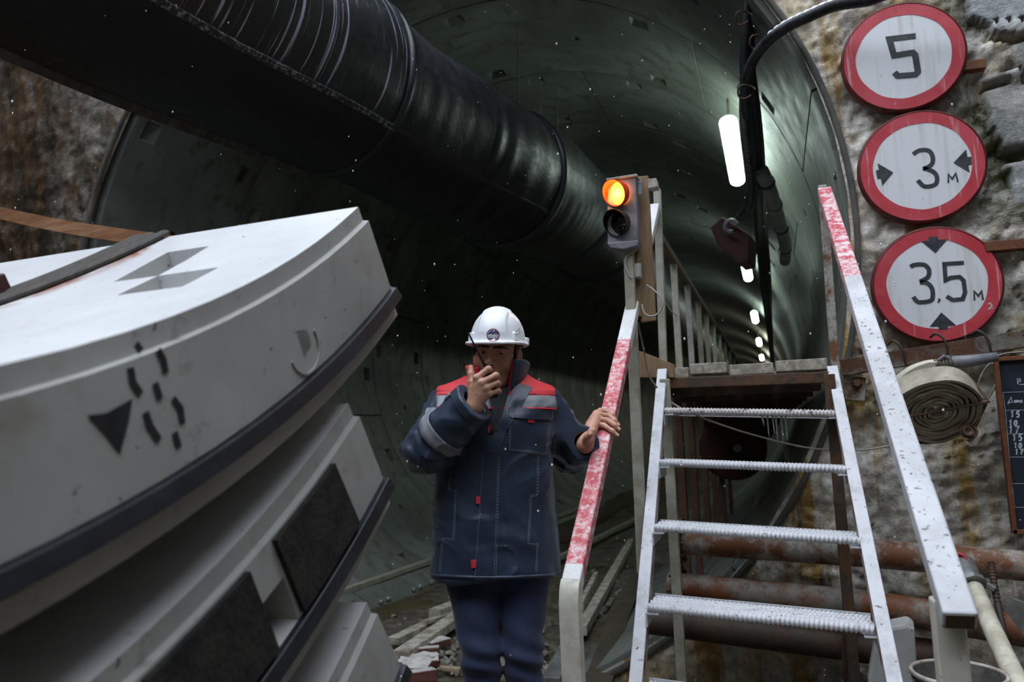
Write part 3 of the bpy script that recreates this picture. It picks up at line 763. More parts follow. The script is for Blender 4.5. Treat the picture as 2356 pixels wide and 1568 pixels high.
# ribbed bar, one mesh shared by all treads
def rebar(L=.80, R=.0150):
    nx, nk = 300, 12; x = np.linspace(-L/2, L/2, nx); k = np.arange(nk+1)/nk*2*np.pi
    X, K = np.meshgrid(x, k, indexing='ij'); q = np.sin(X/.0165*2*np.pi+K)
    r = R+.0028*np.clip(q*1.8-.2, -.6, 1)
    return grid_mesh(np.stack([X, r*np.cos(K), r*np.sin(K)], -1))
RB = rebar(); RB.materials.append(MATS['white_chipped_paint']); RB.polygons.foreach_set('use_smooth', [True]*len(RB.polygons))
RB2 = rebar(); painted('white_rusting_paint', '#cfcac6', '#8a5a40', '#5a3320', amt=.6, scale=9); RB2.materials.append(MATS['white_rusting_paint']); RB2.polygons.foreach_set('use_smooth', [True]*len(RB2.polygons))
tilt = -.045/.8
for n, (y, z) in enumerate([(2.55, .20), (2.80, .455), (3.05, .715), (3.31, .985), (3.60, 1.245), (3.87, 1.49)]):
    xl, xr = -.528, .285+.01*(3.87-y)
    for xx, s in ((xl, 1), (xr, -1)):
        zz = z+tilt*(xx+.13)-.020; mb = MB()
        mb.add([(xx, y-.012, zz+.003), (xx+s*.05, y-.012, zz+.003), (xx+s*.05, y-.012, zz-.003), (xx+s*.006, y-.012, zz-.003), (xx+s*.006, y-.012, zz-.05), (xx, y-.012, zz-.05)]+[(xx, y+.215, zz+.003), (xx+s*.05, y+.215, zz+.003), (xx+s*.05, y+.215, zz-.003), (xx+s*.006, y+.215, zz-.003), (xx+s*.006, y+.215, zz-.05), (xx, y+.215, zz-.05)],
            [(0, 1, 2, 3, 4, 5), (11, 10, 9, 8, 7, 6)]+[(k, (k+1) % 6, 6+(k+1) % 6, 6+k) for k in range(6)])
        mb.build('tread_bracket', 'white_chipped_paint', st)
    mb = MB(); mb.bar((xl+.004, y+.218, z+tilt*(xl+.13)-.006), (xr-.004, y+.218, z+tilt*(xr+.13)-.006), .006, .034); tr = mb.build('tread', 'white_chipped_paint', st)
    for k in range(5):
        o = bpy.data.objects.new('rebar', RB2 if n == 5 else RB); COL.objects.link(o); o.parent = tr; o.matrix_parent_inverse = parent_inv(tr)
        o.location = ((xl+xr)/2+rng.uniform(-.006, .006), y+.006+k*.0425, z+tilt*((xl+xr)/2+.13)-.003+(.004 if k == 0 else 0)); o.rotation_euler = (rng.uniform(0, 6), math.atan(-tilt), 0)
# handrails and posts
LT, LB = onY(1506, 476, 4.30), onY(1316, 1345, 2.33)
d = (LT-LB).normalized()
bars('handrail', [(LB, LT)], .060, .048, 'worn_red_white_paint', (0, -.6, 1), .006)
def sweep_rect(path, w, h, side):
    V = []; N = len(path); side = Vector(side)
    for i, p in enumerate(path):
        t_ = (path[min(i+1, N-1)]-path[max(i-1, 0)]).normalized(); u_ = t_.cross(side).normalized()
        V += [p+side*(a_*w/2)+u_*(b_*h/2) for a_, b_ in ((-1, -1), (1, -1), (1, 1), (-1, 1))]
    mb = MB(); mb.add(V, [(i*4+k, i*4+(k+1) % 4, i*4+4+(k+1) % 4, i*4+4+k) for i in range(N-1) for k in range(4)]+[(0, 1, 2, 3), (N*4-1, N*4-2, N*4-3, N*4-4)]); return mb
q = [LB+d*.004]+[LB-d*(.012+.02*math.sin(a_))+Vector((0, 0, -.055*(1-math.cos(a_)))) for a_ in np.linspace(.2, 1.5, 6)]
q += [Vector((q[-1].x+.001, q[-1].y-.004, q[-1].z-.04)), Vector((q[-1].x+.004, q[-1].y-.006, -.03))]
sweep_rect(q, .060, .050, (1, 0, 0)).build('newel_post', 'white_grubby_paint', st, 'angle', .006)
RT, RBm = onY(1897, 440, 4.2), onY(2209, 1430, 1.85)
bars('handrail', [(RBm, RT)], .066, .05, 'worn_white_pink_paint', (0, -.6, 1), .006)
dR = (RT-RBm).normalized(); sR = dR.cross(Vector((0, -.6, 1))).normalized(); uR = sR.cross(dR); e0 = RBm-dR*.0012
mb = MB(); mb.prism([e0+sR*(i*.027)+uR*(j*.019) for i, j in ((-1, -1), (1, -1), (1, 1), (-1, 1))], dR*.001); mb.build('dark_end_cap', 'rusty_steel', st)  # dark plate paints the shade of a hollow onto the closed rail end
bars('newel_post', [((RBm.x-.008, 1.935, RBm.z+.03), (RBm.x-.008, 1.935, -.03))], .062, .05, 'white_grubby_paint', (0, -1, 0), .005)
bars('post', [((.318, 4.2, 2.66), (.305, 4.19, 1.66))], .042, .042, 'rusty_white_paint', (0, 1, 0), .004)
a, b = onY(1512, 436, 4.33), onY(1527, 850, 4.33); bars('post', [(a, b)], .042, .042, 'galvanised_grubby', (0, 1, 0), .004)
a, b = onY(1446, 560, 3.47), onY(1479, 1318, 3.47); bars('post', [(a, b)], .046, .046, 'galvanised_grubby', (0, 1, 0), .004)
bars('leg', [((-.53, 4.0, 1.68), (-.53, 4.0, -.03))], .05, .04, 'galvanised_grubby', (0, 1, 0), .004)
bars('leg', [((.262, 4.0, 1.66), (.262, 4.0, -.03))], .05, .04, 'rusty_steel', (0, 1, 0), .004)
# ---- icicles under the top tread
for k, (x, y0, y1) in enumerate([(1764, 953, 1008), (1776, 952, 996), (1784, 953, 1024), (1796, 952, 1022), (1806, 952, 1014), (1752, 953, 980)]):
    a, b = onY(x, y0-6, 3.90), onY(x+6, y1, 3.90); mb = MB(); mb.tube([a, a+(b-a)*.5, b], [.006, .004, .0008], 7)
    tag(mb.build('icicle', 'ice', None, True), 'thin icicle hanging under the top tread of the staircase', 'icicle', 'icicles under the top tread')
# ---- landing and walkway
wk = thing('walkway', 'timber walkway on rusty steel beams from the stair head into the tunnel', 'walkway', (-.15, 4.6, 0))
x0s = [-.60, -.41, -.21, .02]; x1s = [-.42, -.22, .01, .268]
for k in range(4):
    mb = MB(); zt = 1.745+[.0, .012, -.004, .004][k]; yb = [.04, -.01, .0, .02][k]
    mb.box(((x0s[k]+x1s[k])/2, 7.1, zt-.028), (x1s[k]-x0s[k]-.004, 6.0-yb*2, .056)); mb.build('plank', 'grey_timber', wk, False, .004)
bars('front_beam', [((-.60, 4.10, 1.662), (.27, 4.10, 1.65))], .05, .055, 'rusty_steel', (0, 0, 1), .004, wk)
for y in (4.35, 5.3, 6.3, 7.4, 8.6, 9.8): bars('cross_beam', [((-.60, y, 1.64), (.24, y, 1.64))], .07, .09, 'rusty_steel', (0, 0, 1), .004, wk)
bars('edge_beam', [((-.58, 4.2, 1.665), (-.58, 10, 1.665))], .05, .09, 'dark_red_paint', (0, 0, 1), .004, wk)
bars('edge_beam', [((.20, 4.2, 1.665), (.20, 10, 1.665))], .05, .09, 'rusty_steel', (0, 0, 1), .004, wk)
for y in (4.75, 5.45, 6.3, 7.2, 8.3, 9.4): bars('support_post', [((-.56, y, 1.62), (-.56, y, .40))], .045, .045, 'brown_rust_steel', (0, 1, 0), .003, wk)
rail = thing('walkway_railing', 'steel railing with pale posts along the walkway inside the tunnel', 'railing', (-.56, 4.4, 1.75))
bars('top_rail', [((-.565, 4.36, 2.52), (-.565, 16.5, 2.56))], .05, .05, 'rusty_steel', (0, 0, 1), .004, rail)
for k, y in enumerate((5.02, 5.85, 6.7, 7.5, 8.4, 9.3, 10.3, 11.4, 12.6)):
    bars('rail_post', [((-.565, y, 1.74), (-.565, y, 2.51))], .042, .042, 'pale_plastic' if k % 3 == 1 else 'galvanised_grubby', (0, 1, 0), .003, rail)
# bent wooden offcut beside the landing
mb = MB(); P = [onY(1470, 806, 4.06), onY(1552, 838, 4.06), onY(1552, 868, 4.06), onY(1470, 868, 4.06)]; mb.prism(P, (0, .03, 0)); tag(mb.build('plywood_offcut', 'board_timber', None, False, .002), 'pointed plywood offcut standing at the stair head corner', 'board')
# ---- traffic light and its boards
tl = thing('traffic_light', 'small grey two-lamp traffic light with glowing amber upper lens', 'traffic light', onY(1432, 488, 3.42))
YT = 3.42
def pix_prism(name, poly, Y, d, mat, parent, bevel=.003):
    mb = MB(); mb.prism([onY(x, y, Y) for x, y in poly], (0, d, 0)); return mb.build(name, mat, parent, False, bevel)
pix_prism('housing', [(1396, 412), (1463, 402), (1468, 558), (1398, 566)], YT, .075, 'grey_plastic', tl, .006)
pix_prism('top_edge', [(1394, 410), (1465, 399), (1466, 404), (1395, 415)], YT-.008, .085, 'pale_plastic', tl, .002)
pix_prism('base_cap', [(1396, 558), (1470, 552), (1466, 565), (1432, 573), (1404, 570)], YT-.012, .09, 'grey_plastic', tl, .004)
vdir = Vector((-.42, -1.0, -.10)).normalized()
for k, (cx, cy, lens) in enumerate(((1424, 446, 'amber_lens'), (1426, 514, 'dark_lens'))):
    c = onY(cx, cy, YT); r = .058
    mb = MB(); mb.lathe([(0.0005, -.018), (r*.5, -.014), (r*.9, -.002), (r, .004)], (0, 0, 0), -vdir, 36); o = mb.build('lens', lens, None, True); o.parent = tl; o.matrix_parent_inverse = parent_inv(tl); o.location = c+vdir*.006
    # visor: tube, longer at the top
    V = []; Fc = []; n = 40; u = vdir.orthogonal().normalized(); zz = Vector((0, 0, 1)); u = (zz-vdir*zz.dot(vdir)).normalized(); w = vdir.cross(u)
    for i in range(n):
        a = 2*math.pi*i/n; e = u*math.cos(a)+w*math.sin(a); ln = .045+.022*math.cos(a)
        V += [c+e*r, c+vdir*ln+e*(r+.002), c+vdir*ln+e*(r-.001), c+e*(r-.003)]
    for i in range(n):
        for q in range(4): Fc.append((i*4+q, i*4+(q+1) % 4, ((i+1) % n)*4+(q+1) % 4, ((i+1) % n)*4+q))
    mb = MB(); mb.add(V, Fc); mb.build('visor', 'amber_visor' if k == 0 else 'visor_dark', tl, 'angle')
lamp = bpy.data.lights.new('amber_lamp', 'POINT'); lamp.energy = .7; lamp.color = (1, .32, .05); lamp.shadow_soft_size = .03
lo = bpy.data.objects.new('amber_lamp', lamp); COL.objects.link(lo); lo.parent = tl; lo.matrix_parent_inverse = parent_inv(tl); lo.location = onY(1424, 446, YT)+vdir*.04
pix_prism('bracket', [(1466, 416), (1477, 416), (1477, 448), (1468, 448)], YT+.03, .012, 'aluminium', tl, .001)
bd = thing('mounting_board', 'brown timber boards carrying the traffic light and its switch', 'board', onY(1480, 740, 3.52))
pix_prism('plank', [(1464, 406), (1491, 403), (1509, 736), (1474, 740)], 3.515, .025, 'board_timber', bd)
pix_prism('plank', [(1437, 572), (1470, 570), (1476, 728), (1447, 722)], 3.50, .02, 'board_timber', bd)
pix_prism('block', [(1489, 411), (1510, 409), (1513, 430), (1491, 433)], 3.50, .06, 'pale_timber', bd)
jb = thing('switch_box', 'small beige switch box on the board below the traffic light', 'switch box', onY(1462, 630, 3.47))
pix_prism('case', [(1450, 606), (1474, 604), (1476, 640), (1452, 642)], 3.47, .028, 'pale_plastic', jb); pix_prism('lid', [(1453, 610), (1471, 608), (1473, 636), (1455, 638)], 3.462, .01, 'pale_plastic', jb, .002)
def cable(name, label, pix, Y, r, mat, cat='cable', n=8, group=None):
    Ys = Y if hasattr(Y, '__len__') else [Y]*len(pix)
    mb = MB(); mb.tube(catmull([onY(x, y, yy) for (x, y), yy in zip(pix, Ys)], n), r, 7); return tag(mb.build(name, mat, None, True), label, cat, group)
cable('looped_cable', 'thin grey cable looping off the traffic light board', [(1487, 655), (1505, 668), (1521, 685), (1524, 704), (1512, 722), (1495, 727), (1482, 718), (1477, 700)], 3.46, .0042, 'pale_plastic')
cable('hanging_cable', 'grey cable hanging from the board down behind the handrail', [(1458, 560), (1464, 575), (1442, 590), (1440, 615), (1452, 640)], 3.44, .004, 'pale_plastic')
cable('drop_wire', 'thin wire dropping from the board to the stair stringer', [(1468, 742), (1480, 800), (1492, 860), (1512, 892)], 3.6, .004, 'wire_steel')
cable('sagging_wire', 'thin wire sagging below the top tread across to the wall', [(1536, 920), (1590, 950), (1700, 990), (1820, 1022), (1900, 1034), (1990, 1034), (2060, 1022)], 4.02, .0045, 'galvanised_grubby')
cable('rail_wire', 'thin wire from the stair post to the tunnel railing', [(1529, 692), (1545, 716), (1556, 725)], [4.36, 4.7, 5.0], .004, 'pale_plastic')

# ================================================================== SIGNS
YS = 4.315
NRM = Vector((0, -1, 0))
def sign(label, cpx, r=.2965):
    c = onY(cpx[0], cpx[1], YS); e = thing('round_sign', label, 'traffic sign', c, 'round restriction signs on the portal wall')
    mb = MB(); mb.lathe([(.001, .058), (r*.97, .058), (r+.006, .052), (r+.008, .02), (r+.004, .006), (r-.004, .0), (r-.006, .006), (.001, .008)], c, (0, 1, 0), 72); mb.build('rim', 'sign_rim', e, 'angle')
    mb = MB(); n = 96; V = []; Fc = []
    for i in range(n):
        a = 2*math.pi*i/n; w = 1+.006*math.sin(5*a+cpx[0])+.004*math.sin(11*a)
        for q, y in ((r-.007, .002), (.775*r*w, .002)): V.append(c+Vector((q*math.cos(a), y, q*math.sin(a))))
    Fc = [(2*i, 2*i+1, 2*((i+1) % n)+1, 2*((i+1) % n)) for i in range(n)]; mb.add(V, Fc); mb.build('red_border', 'sign_red', e, fix=False)
    mb = MB(); V = [c+Vector((.79*r*math.cos(2*math.pi*i/n), .0035, .79*r*math.sin(2*math.pi*i/n))) for i in range(n)]; mb.add(V, [tuple(range(n))]); mb.build('white_disc', 'sign_white', e, fix=False)
    return e
def S(pix): return [onY(x, y, YS) for x, y in pix]
def glyph(e, name, strokes, w, mat='sign_black', smooth=0):
    mb = MB()
    for s_ in strokes:
        p = S(s_); p = catmull(p, smooth) if smooth else p
        ribbon(mb, p, w, NRM, -.0022, .0014)
    return mb.build(name, mat, e)
def shape(e, name, poly, mat='sign_black'):
    mb = MB(); mb.prism([p+NRM*-.0022 for p in S(poly)], NRM*.0014); return mb.build(name, mat, e)
s1 = sign('round red and white sign with a black 5', (2078, 129))
glyph(s1, 'numeral', [[(2107, 82), (2046, 89), (2057, 127), (2100, 120), (2106, 126), (2112, 164), (2106, 171), (2066, 174), (2058, 166)]], .030)
s2 = sign('round red and white sign reading 3 м between side arrows', (2120, 381))
glyph(s2, 'numeral', [[(2101, 354), (2116, 345), (2137, 346), (2146, 361), (2143, 378), (2124, 388)], [(2124, 386), (2147, 394), (2156, 408), (2151, 424), (2127, 428), (2112, 414)]], .0205, smooth=4)
glyph(s2, 'letter', [[(2182, 420), (2182, 400), (2191, 411), (2199, 398), (2204, 418)]], .0085)
shape(s2, 'arrow', [(2194, 374), (2223, 343), (2226, 361), (2235, 360), (2236, 377), (2228, 379), (2231, 396)])
shape(s2, 'arrow', [(2055, 396), (2030, 426), (2027, 410), (2019, 411), (2015, 392), (2022, 390), (2019, 375)])
s3 = sign('round red and white sign reading 3,5 м between upper and lower arrows', (2155, 653))
def q3(L): return [(1980+x/5.226, 500+y/5.226) for x, y in L]
glyph(s3, 'numeral', [q3([(600, 592), (650, 566), (765, 566), (820, 622), (820, 690), (790, 730), (712, 768)]), q3([(712, 778), (800, 786), (858, 850), (868, 950), (835, 1000), (695, 1014), (635, 952)])], .0205, smooth=4)
glyph(s3, 'numeral', [q3([(1244, 542), (1008, 556), (1022, 752), (1080, 722), (1190, 712), (1238, 755), (1258, 900), (1228, 978), (1110, 990), (1035, 946)])], .0195)
glyph(s3, 'comma', [q3([(932, 978), (952, 985), (932, 1022)])], .0075)
glyph(s3, 'letter', [q3([(1370, 992), (1366, 884), (1416, 942), (1456, 880), (1472, 986)])], .0085)
shape(s3, 'arrow', q3([(730, 285), (818, 278), (816, 236), (930, 228), (934, 268), (1042, 261), (900, 425)]))
shape(s3, 'arrow', q3([(970, 1140), (1150, 1295), (1050, 1300), (1045, 1345), (940, 1350), (938, 1305), (833, 1310)]))
glyph(s3, 'scratched_digit', [q3([(1528, 1040), (1560, 1028), (1582, 1060), (1538, 1100), (1592, 1090)])], .006, 'plaster_white')
# sign brackets let into the wall
for lab, poly, dy in (('short rusty steel stub beside the sign with the 5', [(2214, 140), (2268, 134), (2270, 155), (2214, 162)], .07), ('rusty flat bar running off beside the 3,5 м sign', [(2262, 556), (2700, 517), (2700, 541), (2270, 578)], .09)):
    mb = MB(); mb.prism([onY(x, y, YW-dy-.02) for x, y in poly], (0, dy, 0)); tag(mb.build('steel_bracket', 'rust_primer', None, False, .003), lab, 'bracket')

# ================================================================== WALL FITTINGS
rusty('angle_rust', '#6e6a62', '#573620', '#2c1f16', amt=.47, scale=9)
ang = thing('angle_iron', 'rusty angle iron fixed along the wall below the signs', 'angle iron', onY(2150, 800, 4.30))
a, b = onY(1936, 846, 4.30), onY(2900, 691, 4.30)
mb = MB(); mb.bar(a, b, .012, .085, (0, 0, 1)); mb.bar(a+Vector((0, -.03, -.04)), b+Vector((0, -.03, -.04)), .07, .01, (0, 0, 1)); mb.build('bar', 'angle_rust', ang, False, .002)
for k, (x, y) in enumerate([(2062, 812), (2160, 796), (2256, 790)]):
    p = onY(x, y, 4.27); mb = MB(); mb.tube(catmull([p+Vector((-.03, .02, .05)), p+Vector((-.01, -.03, .06)), p+Vector((.02, -.045, .02)), p+Vector((.035, -.03, -.07))], 6), .007, 6); mb.build('wire_hook', 'rusty_steel', ang, True)
pl = thing('fixing_plate', 'rusted steel plate with a bolt fixing the landing to the wall', 'plate', onY(1955, 893, 4.26))
pix_prism('plate', [(1922, 862), (1992, 868), (1990, 922), (1930, 918)], 4.27, .02, 'rusty_white_paint', pl)
mb = MB(); mb.lathe([(.001, -.03), (.018, -.03), (.022, -.012), (.022, 0), (.03, 0), (.03, .01)], onY(1971, 881, 4.26), (0, 1, 0), 6); mb.build('bolt', 'rusty_steel', pl)
# conduit arching over the mouth and the bundle hanging inside
cd = thing('armoured_conduit', 'dark armoured conduit with snow on top arching across the tunnel mouth', 'conduit', onY(1800, 70, 4.2))
pixc = [(2900, -90), (2400, -60), (2080, -22), (2000, 0), (1925, 12), (1860, 38), (1800, 68), (1752, 110), (1722, 165), (1712, 230), (1714, 300), (1722, 370), (1728, 420), (1722, 470), (1700, 500)]
Yc = [4.05, 4.05, 4.05, 4.08, 4.12, 4.18, 4.3, 4.5, 4.7, 4.9, 5.0, 5.1, 5.2, 5.4, 5.6]
pts = catmull([onY(x, y, yy) for (x, y), yy in zip(pixc, Yc)], 26)
mb = MB(); mb.tube(pts, [.030+(.0025 if (i % 2) else -.001) for i in range(len(pts))], 12); mb.build('hose', 'black_cable', cd, 'angle')
mb = MB(); sp_ = pts[82:172:2]; mb.tube([p+Vector((0, 0, .018)) for p in sp_], [.017+.006*abs(math.sin(i*2.3)) for i in range(len(sp_))], 8); mb.build('snow_cover', 'snow', cd, True)
for k, (x, y) in enumerate(((1745, 95), (1712, 40), (1718, 210))):
    c = onY(x, y, 4.55); mb = MB(); mb.tube([c+Vector((.05*math.cos(a_), .02*math.sin(a_*2), .04*math.sin(a_))) for a_ in np.linspace(0, 5.2, 16)], .006, 6); mb.build('wire_tie', 'rusty_steel', cd, True)
bn = thing('cable_bundle', 'bundle of black cables running down the right tunnel wall', 'cables', onY(1735, 300, 4.9))
for k, (dx, dy_, r) in enumerate(((0, 0, .028), (10, .12, .022), (20, .2, .03), (28, .3, .018))):
    pix = [(1722+dx*.3, -20), (1716+dx*.5, 60), (1712+dx*.7, 150), (1716+dx, 250), (1724+dx, 330), (1732+dx*.9, 410), (1742+dx*.7, 520), (1752+dx*.7, 640), (1764+dx*.4, 740), (1776+dx*.2, 840)]
    Yk = [4.6, 4.65, 4.75, 4.9, 5.2, 5.7, 7.2, 10, 14, 22]
    mb = MB(); mb.tube(catmull([onY(x, y, yy+dy_) for (x, y), yy in zip(pix, Yk)], 8), r, 8); mb.build('cable', 'black_cable', bn, True)
fh = thing('hanging_pipe', 'pale tubing tied along the right tunnel wall behind the cables', 'pipe', onY(1805, 500, 7.0))
mb = MB(); mb.tube(catmull([onY(1752, 395, 5.6), onY(1772, 440, 6.0), onY(1790, 500, 6.6), onY(1806, 560, 7.4), onY(1806, 600, 8.2)], 8), .055, 12); mb.build('tube', 'grey_plastic', fh, True)
for k, (x, y, yy) in enumerate(((1764, 420, 5.8), (1782, 470, 6.3), (1798, 525, 6.9), (1806, 572, 7.6))):
    c = onY(x, y, yy); mb = MB(); mb.lathe([(.056, -.012), (.062, -.012), (.062, .012), (.056, .012)], c, (.25, 1, -.35), 18, True); mb.build('tie_band', 'black_cable', fh)
rb = thing('red_wall_box', 'dark red box hanging on the right tunnel wall under the lamp', 'box', onY(1688, 545, 6.6))
mb = MB(); mb.prism([onY(x, y, 6.5) for x, y in ((1634, 522), (1662, 498), (1726, 540), (1722, 600), (1698, 606), (1650, 560))], (.05, .35, 0)); mb.build('case', 'dark_red_paint', rb, False, .01)
mb = MB(); c = onY(1682, 520, 6.42); mb.tube([c+Vector((.05*math.cos(a_), 0, .05*math.sin(a_))) for a_ in np.linspace(0, 5, 14)], .018, 8); mb.build('cable_gland', 'grey_plastic', rb, True)
# tunnel lamps
def tunnel_lamp(label, x, y0, z, L, near):
    e = thing('tunnel_lamp', label, 'lamp', (x, y0, z), 'fluorescent lamps along the right side of the tunnel')
    mb = MB(); mb.box((x, y0+L/2, z+.085), (.05, L*.9, .03)); mb.build('housing', 'grey_plastic', e, False, .01)
    mb = MB(); n = 14; prof = [(math.cos(a_)*.075, math.sin(a_)*.06) for a_ in np.linspace(0, 2*math.pi, n, endpoint=False)]
    ys = [y0+.02, y0+.06, y0+L-.06, y0+L-.02]; sc_ = [.6, 1, 1, .6]; V = [(x+p[0]*s_, yy, z+.025+p[1]*s_) for yy, s_ in zip(ys, sc_) for p in prof]
    Fc = [(i*n+k, i*n+(k+1) % n, (i+1)*n+(k+1) % n, (i+1)*n+k) for i in range(3) for k in range(n)]+[tuple(range(n)), tuple(3*n+k for k in range(n-1, -1, -1))]
    mb.add(V, Fc); mb.build('diffuser', 'lamp_glow' if near else 'lamp_glow_far', e, True)
    mb = MB(); wx = RC[0]+math.sqrt(RR**2-(z+.07-RC[1])**2); mb.tube([(x, y0+.3, z+.07), (x, y0+.3, RC[1]+math.sqrt(RR**2-(x-RC[0])**2)-.0)], .012, 6); mb.build('hanger', 'wire_steel', e)
LX, LZ = -.20, 3.93
tunnel_lamp('long white glowing tunnel lamp beside the hanging cable bundle', LX, 6.35, LZ, 1.75, True)
for k in range(1, 8):
    tunnel_lamp('glowing fluorescent lamp deeper in the tunnel', LX-.06-.02*k, 6.4+k*6.0, LZ+.05, 1.6, k < 3)
# fire hose roll and bracket
YH = 4.06
hc = onY(2150, 934, YH)
hr = thing('fire_hose', 'rolled canvas fire hose hanging from a wire bracket on the wall', 'fire hose', hc)
n = 460; turns = 9.3; tt = np.linspace(0, 1, n); A_ = tt*turns*2*math.pi+2.2; rad = .034+tt*.168
wob = 1+.05*np.sin(A_*2+.6)*(1-tt*.6)+.02*np.sin(A_*3.3)+.012*np.sin(A_*7.1)
HT = Matrix.Rotation(math.radians(40), 3, 'X') @ Matrix.Identity(3)
V = []; Fc = []
for i in range(n):
    r = rad[i]*wob[i]; th_ = .0125; ri = max(.01, r-th_); yo = .006*math.sin(A_[i]*1.7)+.004*math.sin(A_[i]*5)
    ca, sa = math.cos(A_[i]), math.sin(A_[i])
    V += [hc+HT @ Vector(q) for q in ((r*ca, -.05+yo, r*sa), (r*ca, .055, r*sa), (ri*ca, .055, ri*sa), (ri*ca, -.05+yo, ri*sa))]
for i in range(n-1):
    for k in range(4): Fc.append((i*4+k, i*4+(k+1) % 4, i*4+4+(k+1) % 4, i*4+4+k))
mb = MB(); mb.add(V, Fc); mb.build('coil', 'canvas_hose', hr, 'angle')
# loose outer end running up over the roll to the coupling
ends = catmull([onY(2052, 905, YH), onY(2068, 876, YH), onY(2096, 852, YH-.01), onY(2132, 838, YH-.02), onY(2156, 836, YH-.03)], 8)
mb = MB()
for i in range(len(ends)-1): mb.bar(ends[i], ends[i+1], .07-.02*i/len(ends), .030, (0, -.3, 1), .004)
mb.build('hose_tail', 'cream_hose', hr, False, .004)
cpl = [onY(2150, 838, YH-.03), onY(2196, 832, YH-.035)]
mb = MB(); q = [cpl[0]+(cpl[1]-cpl[0])*i/18 for i in range(19)]; mb.tube(q, [.024+(.003 if i % 3 else -.001) for i in range(19)], 14); mb.build('binding', 'wire_steel', hr, 'angle')
mb = MB(); mb.tube([onY(2192, 833, YH-.035), onY(2230, 830, YH-.035), onY(2294, 820, YH-.035)], [.030, .028, .021], 16); mb.build('nozzle', 'grey_plastic', hr, True)
mb = MB(); mb.box(onY(2177, 822, YH-.04), (.03, .03, .02)); mb.tube([onY(2160, 828, YH-.05), onY(2172, 818, YH-.06), onY(2186, 826, YH-.05)], .008, 8); mb.build('clamp', 'grey_plastic', hr)
wb = thing('wire_bracket', 'rusty bent rod bracket holding the rolled fire hose', 'bracket', onY(2270, 925, 4.1))
mb = MB(); mb.tube([onY(2230, 878, 4.2), onY(2242, 880, YH-.03), onY(2276, 924, YH-.085), onY(2230, 932, YH-.075), onY(2080, 960, YH-.065)], .0062, 7); mb.build('rod', 'rusty_steel', wb, False)
mb = MB(); mb.tube(catmull([onY(2268, 928, YH-.07), onY(2254, 956, 4.14), onY(2236, 985, 4.2), onY(2160, 1015, 4.2), onY(2090, 1016, 4.2)], 6), .0085, 7); mb.build('cradle', 'rusty_steel', wb, True)
mb = MB()
for k, (dx, r) in enumerate(((0, 12), (5, 11), (10, 12), (4, 8))):
    c = onY(2226+dx*.6, 992, YH-.02-.01*k); rr_ = r/F*4.1; mb.tube([c+Vector((rr_*math.cos(a_), .01*math.sin(a_), rr_*math.sin(a_))) for a_ in np.linspace(0, 2*math.pi, 16, endpoint=False)], .005, 6, closed=True)
mb.tube([onY(2232, 985, YH-.03), onY(2246, 964, YH-.04)], .008, 6)
tag(mb.build('steel_ring', 'rusty_steel', None, True), 'coiled dark steel rings hanging below the fire hose', 'ring')
cable('hook_wire', 'pale cable hooking from the nozzle down the wall to the chalkboard', [(2290, 820), (2320, 812), (2380, 808)], 4.10, .005, 'wire_steel')
cable('loop_wire', 'pale looped wire on the wall between the hose and the chalkboard', [(2290, 828), (2268, 846), (2252, 880), (2254, 912), (2272, 916), (2288, 890), (2296, 872)], 4.18, .0045, 'wire_steel')
# chalkboard
YB = 4.17
bb = thing('chalkboard', 'black chalkboard in a rusty steel frame with chalked dates', 'chalkboard', onY(2330, 1230, YB))
def bp(px, py, d=0): return onY(px, py, YB-d)
tlc, blc = bp(2293, 826), bp(2330, 1222); zt, zb = tlc.z, blc.z; xl = (tlc.x+blc.x)/2; xr = xl+.62
mb = MB(); mb.box(((xl+xr)/2, YB+.012, (zt+zb)/2), (xr-xl, .018, zt-zb)); mb.build('board', 'chalkboard', bb)
mb = MB()
for a_, b_ in (((xl, zb), (xl, zt)), ((xr, zb), (xr, zt)), ((xl, zt), (xr, zt)), ((xl, zb), (xr, zb))):
    mb.bar((a_[0], YB, a_[1]), (b_[0], YB, b_[1]), .02, .034, (0, 1, 0), .008)
mb.build('frame', 'rust_primer', bb, False, .002)
mb = MB(); mb.box((xl+.05, YB-.02, zb-.003), (.02, .05, .012)); mb.build('hook', 'rusty_steel', bb)
def b5(L, k=6.03): return [bp(2256+x/k, 830+y/k) for x, y in L]
def chalk(name, strokes, w, rule=False):
    mb = MB()
    for s_ in strokes: ribbon(mb, b5(s_), w, NRM, -.0022, .001)
    mb.build(name, 'chalk', bb)
chalk('ruled_lines', [[(310, 436), (760, 420)], [(312, 436), (345, 680), (375, 1010), (400, 1333), (425, 1600), (455, 1820), (475, 2030)], [(340, 683), (760, 676)], [(378, 1010), (760, 1004)], [(400, 1333), (760, 1330)], [(430, 1700), (760, 1700)], [(470, 2030), (760, 2030)]], .0022)
chalk('word', [[(378, 578), (388, 572), (425, 500), (440, 572), (455, 570)], [(378, 576), (455, 572)], [(384, 576), (384, 600)], [(500, 545), (472, 548), (470, 570), (490, 575), (500, 545), (505, 573)], [(512, 545), (520, 570)], [(508, 545), (535, 545)], [(530, 545), (535, 572)], [(575, 545), (552, 548), (550, 570), (570, 573), (578, 545), (584, 573)]], .0042)
def digit(ch, x, y, h, sl=-.12):
    G = {'1': [[(.1, .25), (.45, 0), (.45, 1)]], '5': [[(.9, 0), (.3, .03), (.2, .42), (.6, .38), (.85, .62), (.65, .95), (.15, .95)]], '0': [[(.5, 0), (.15, .3), (.15, .75), (.5, 1), (.85, .7), (.8, .2), (.5, 0)]], '7': [[(.1, .08), (.9, .0), (.45, 1)], [(.25, .55), (.75, .5)]]}
    return [[(x+(px+(.5-py)*-sl)*h*.62, y+py*h) for px, py in s_] for s_ in G[ch]]
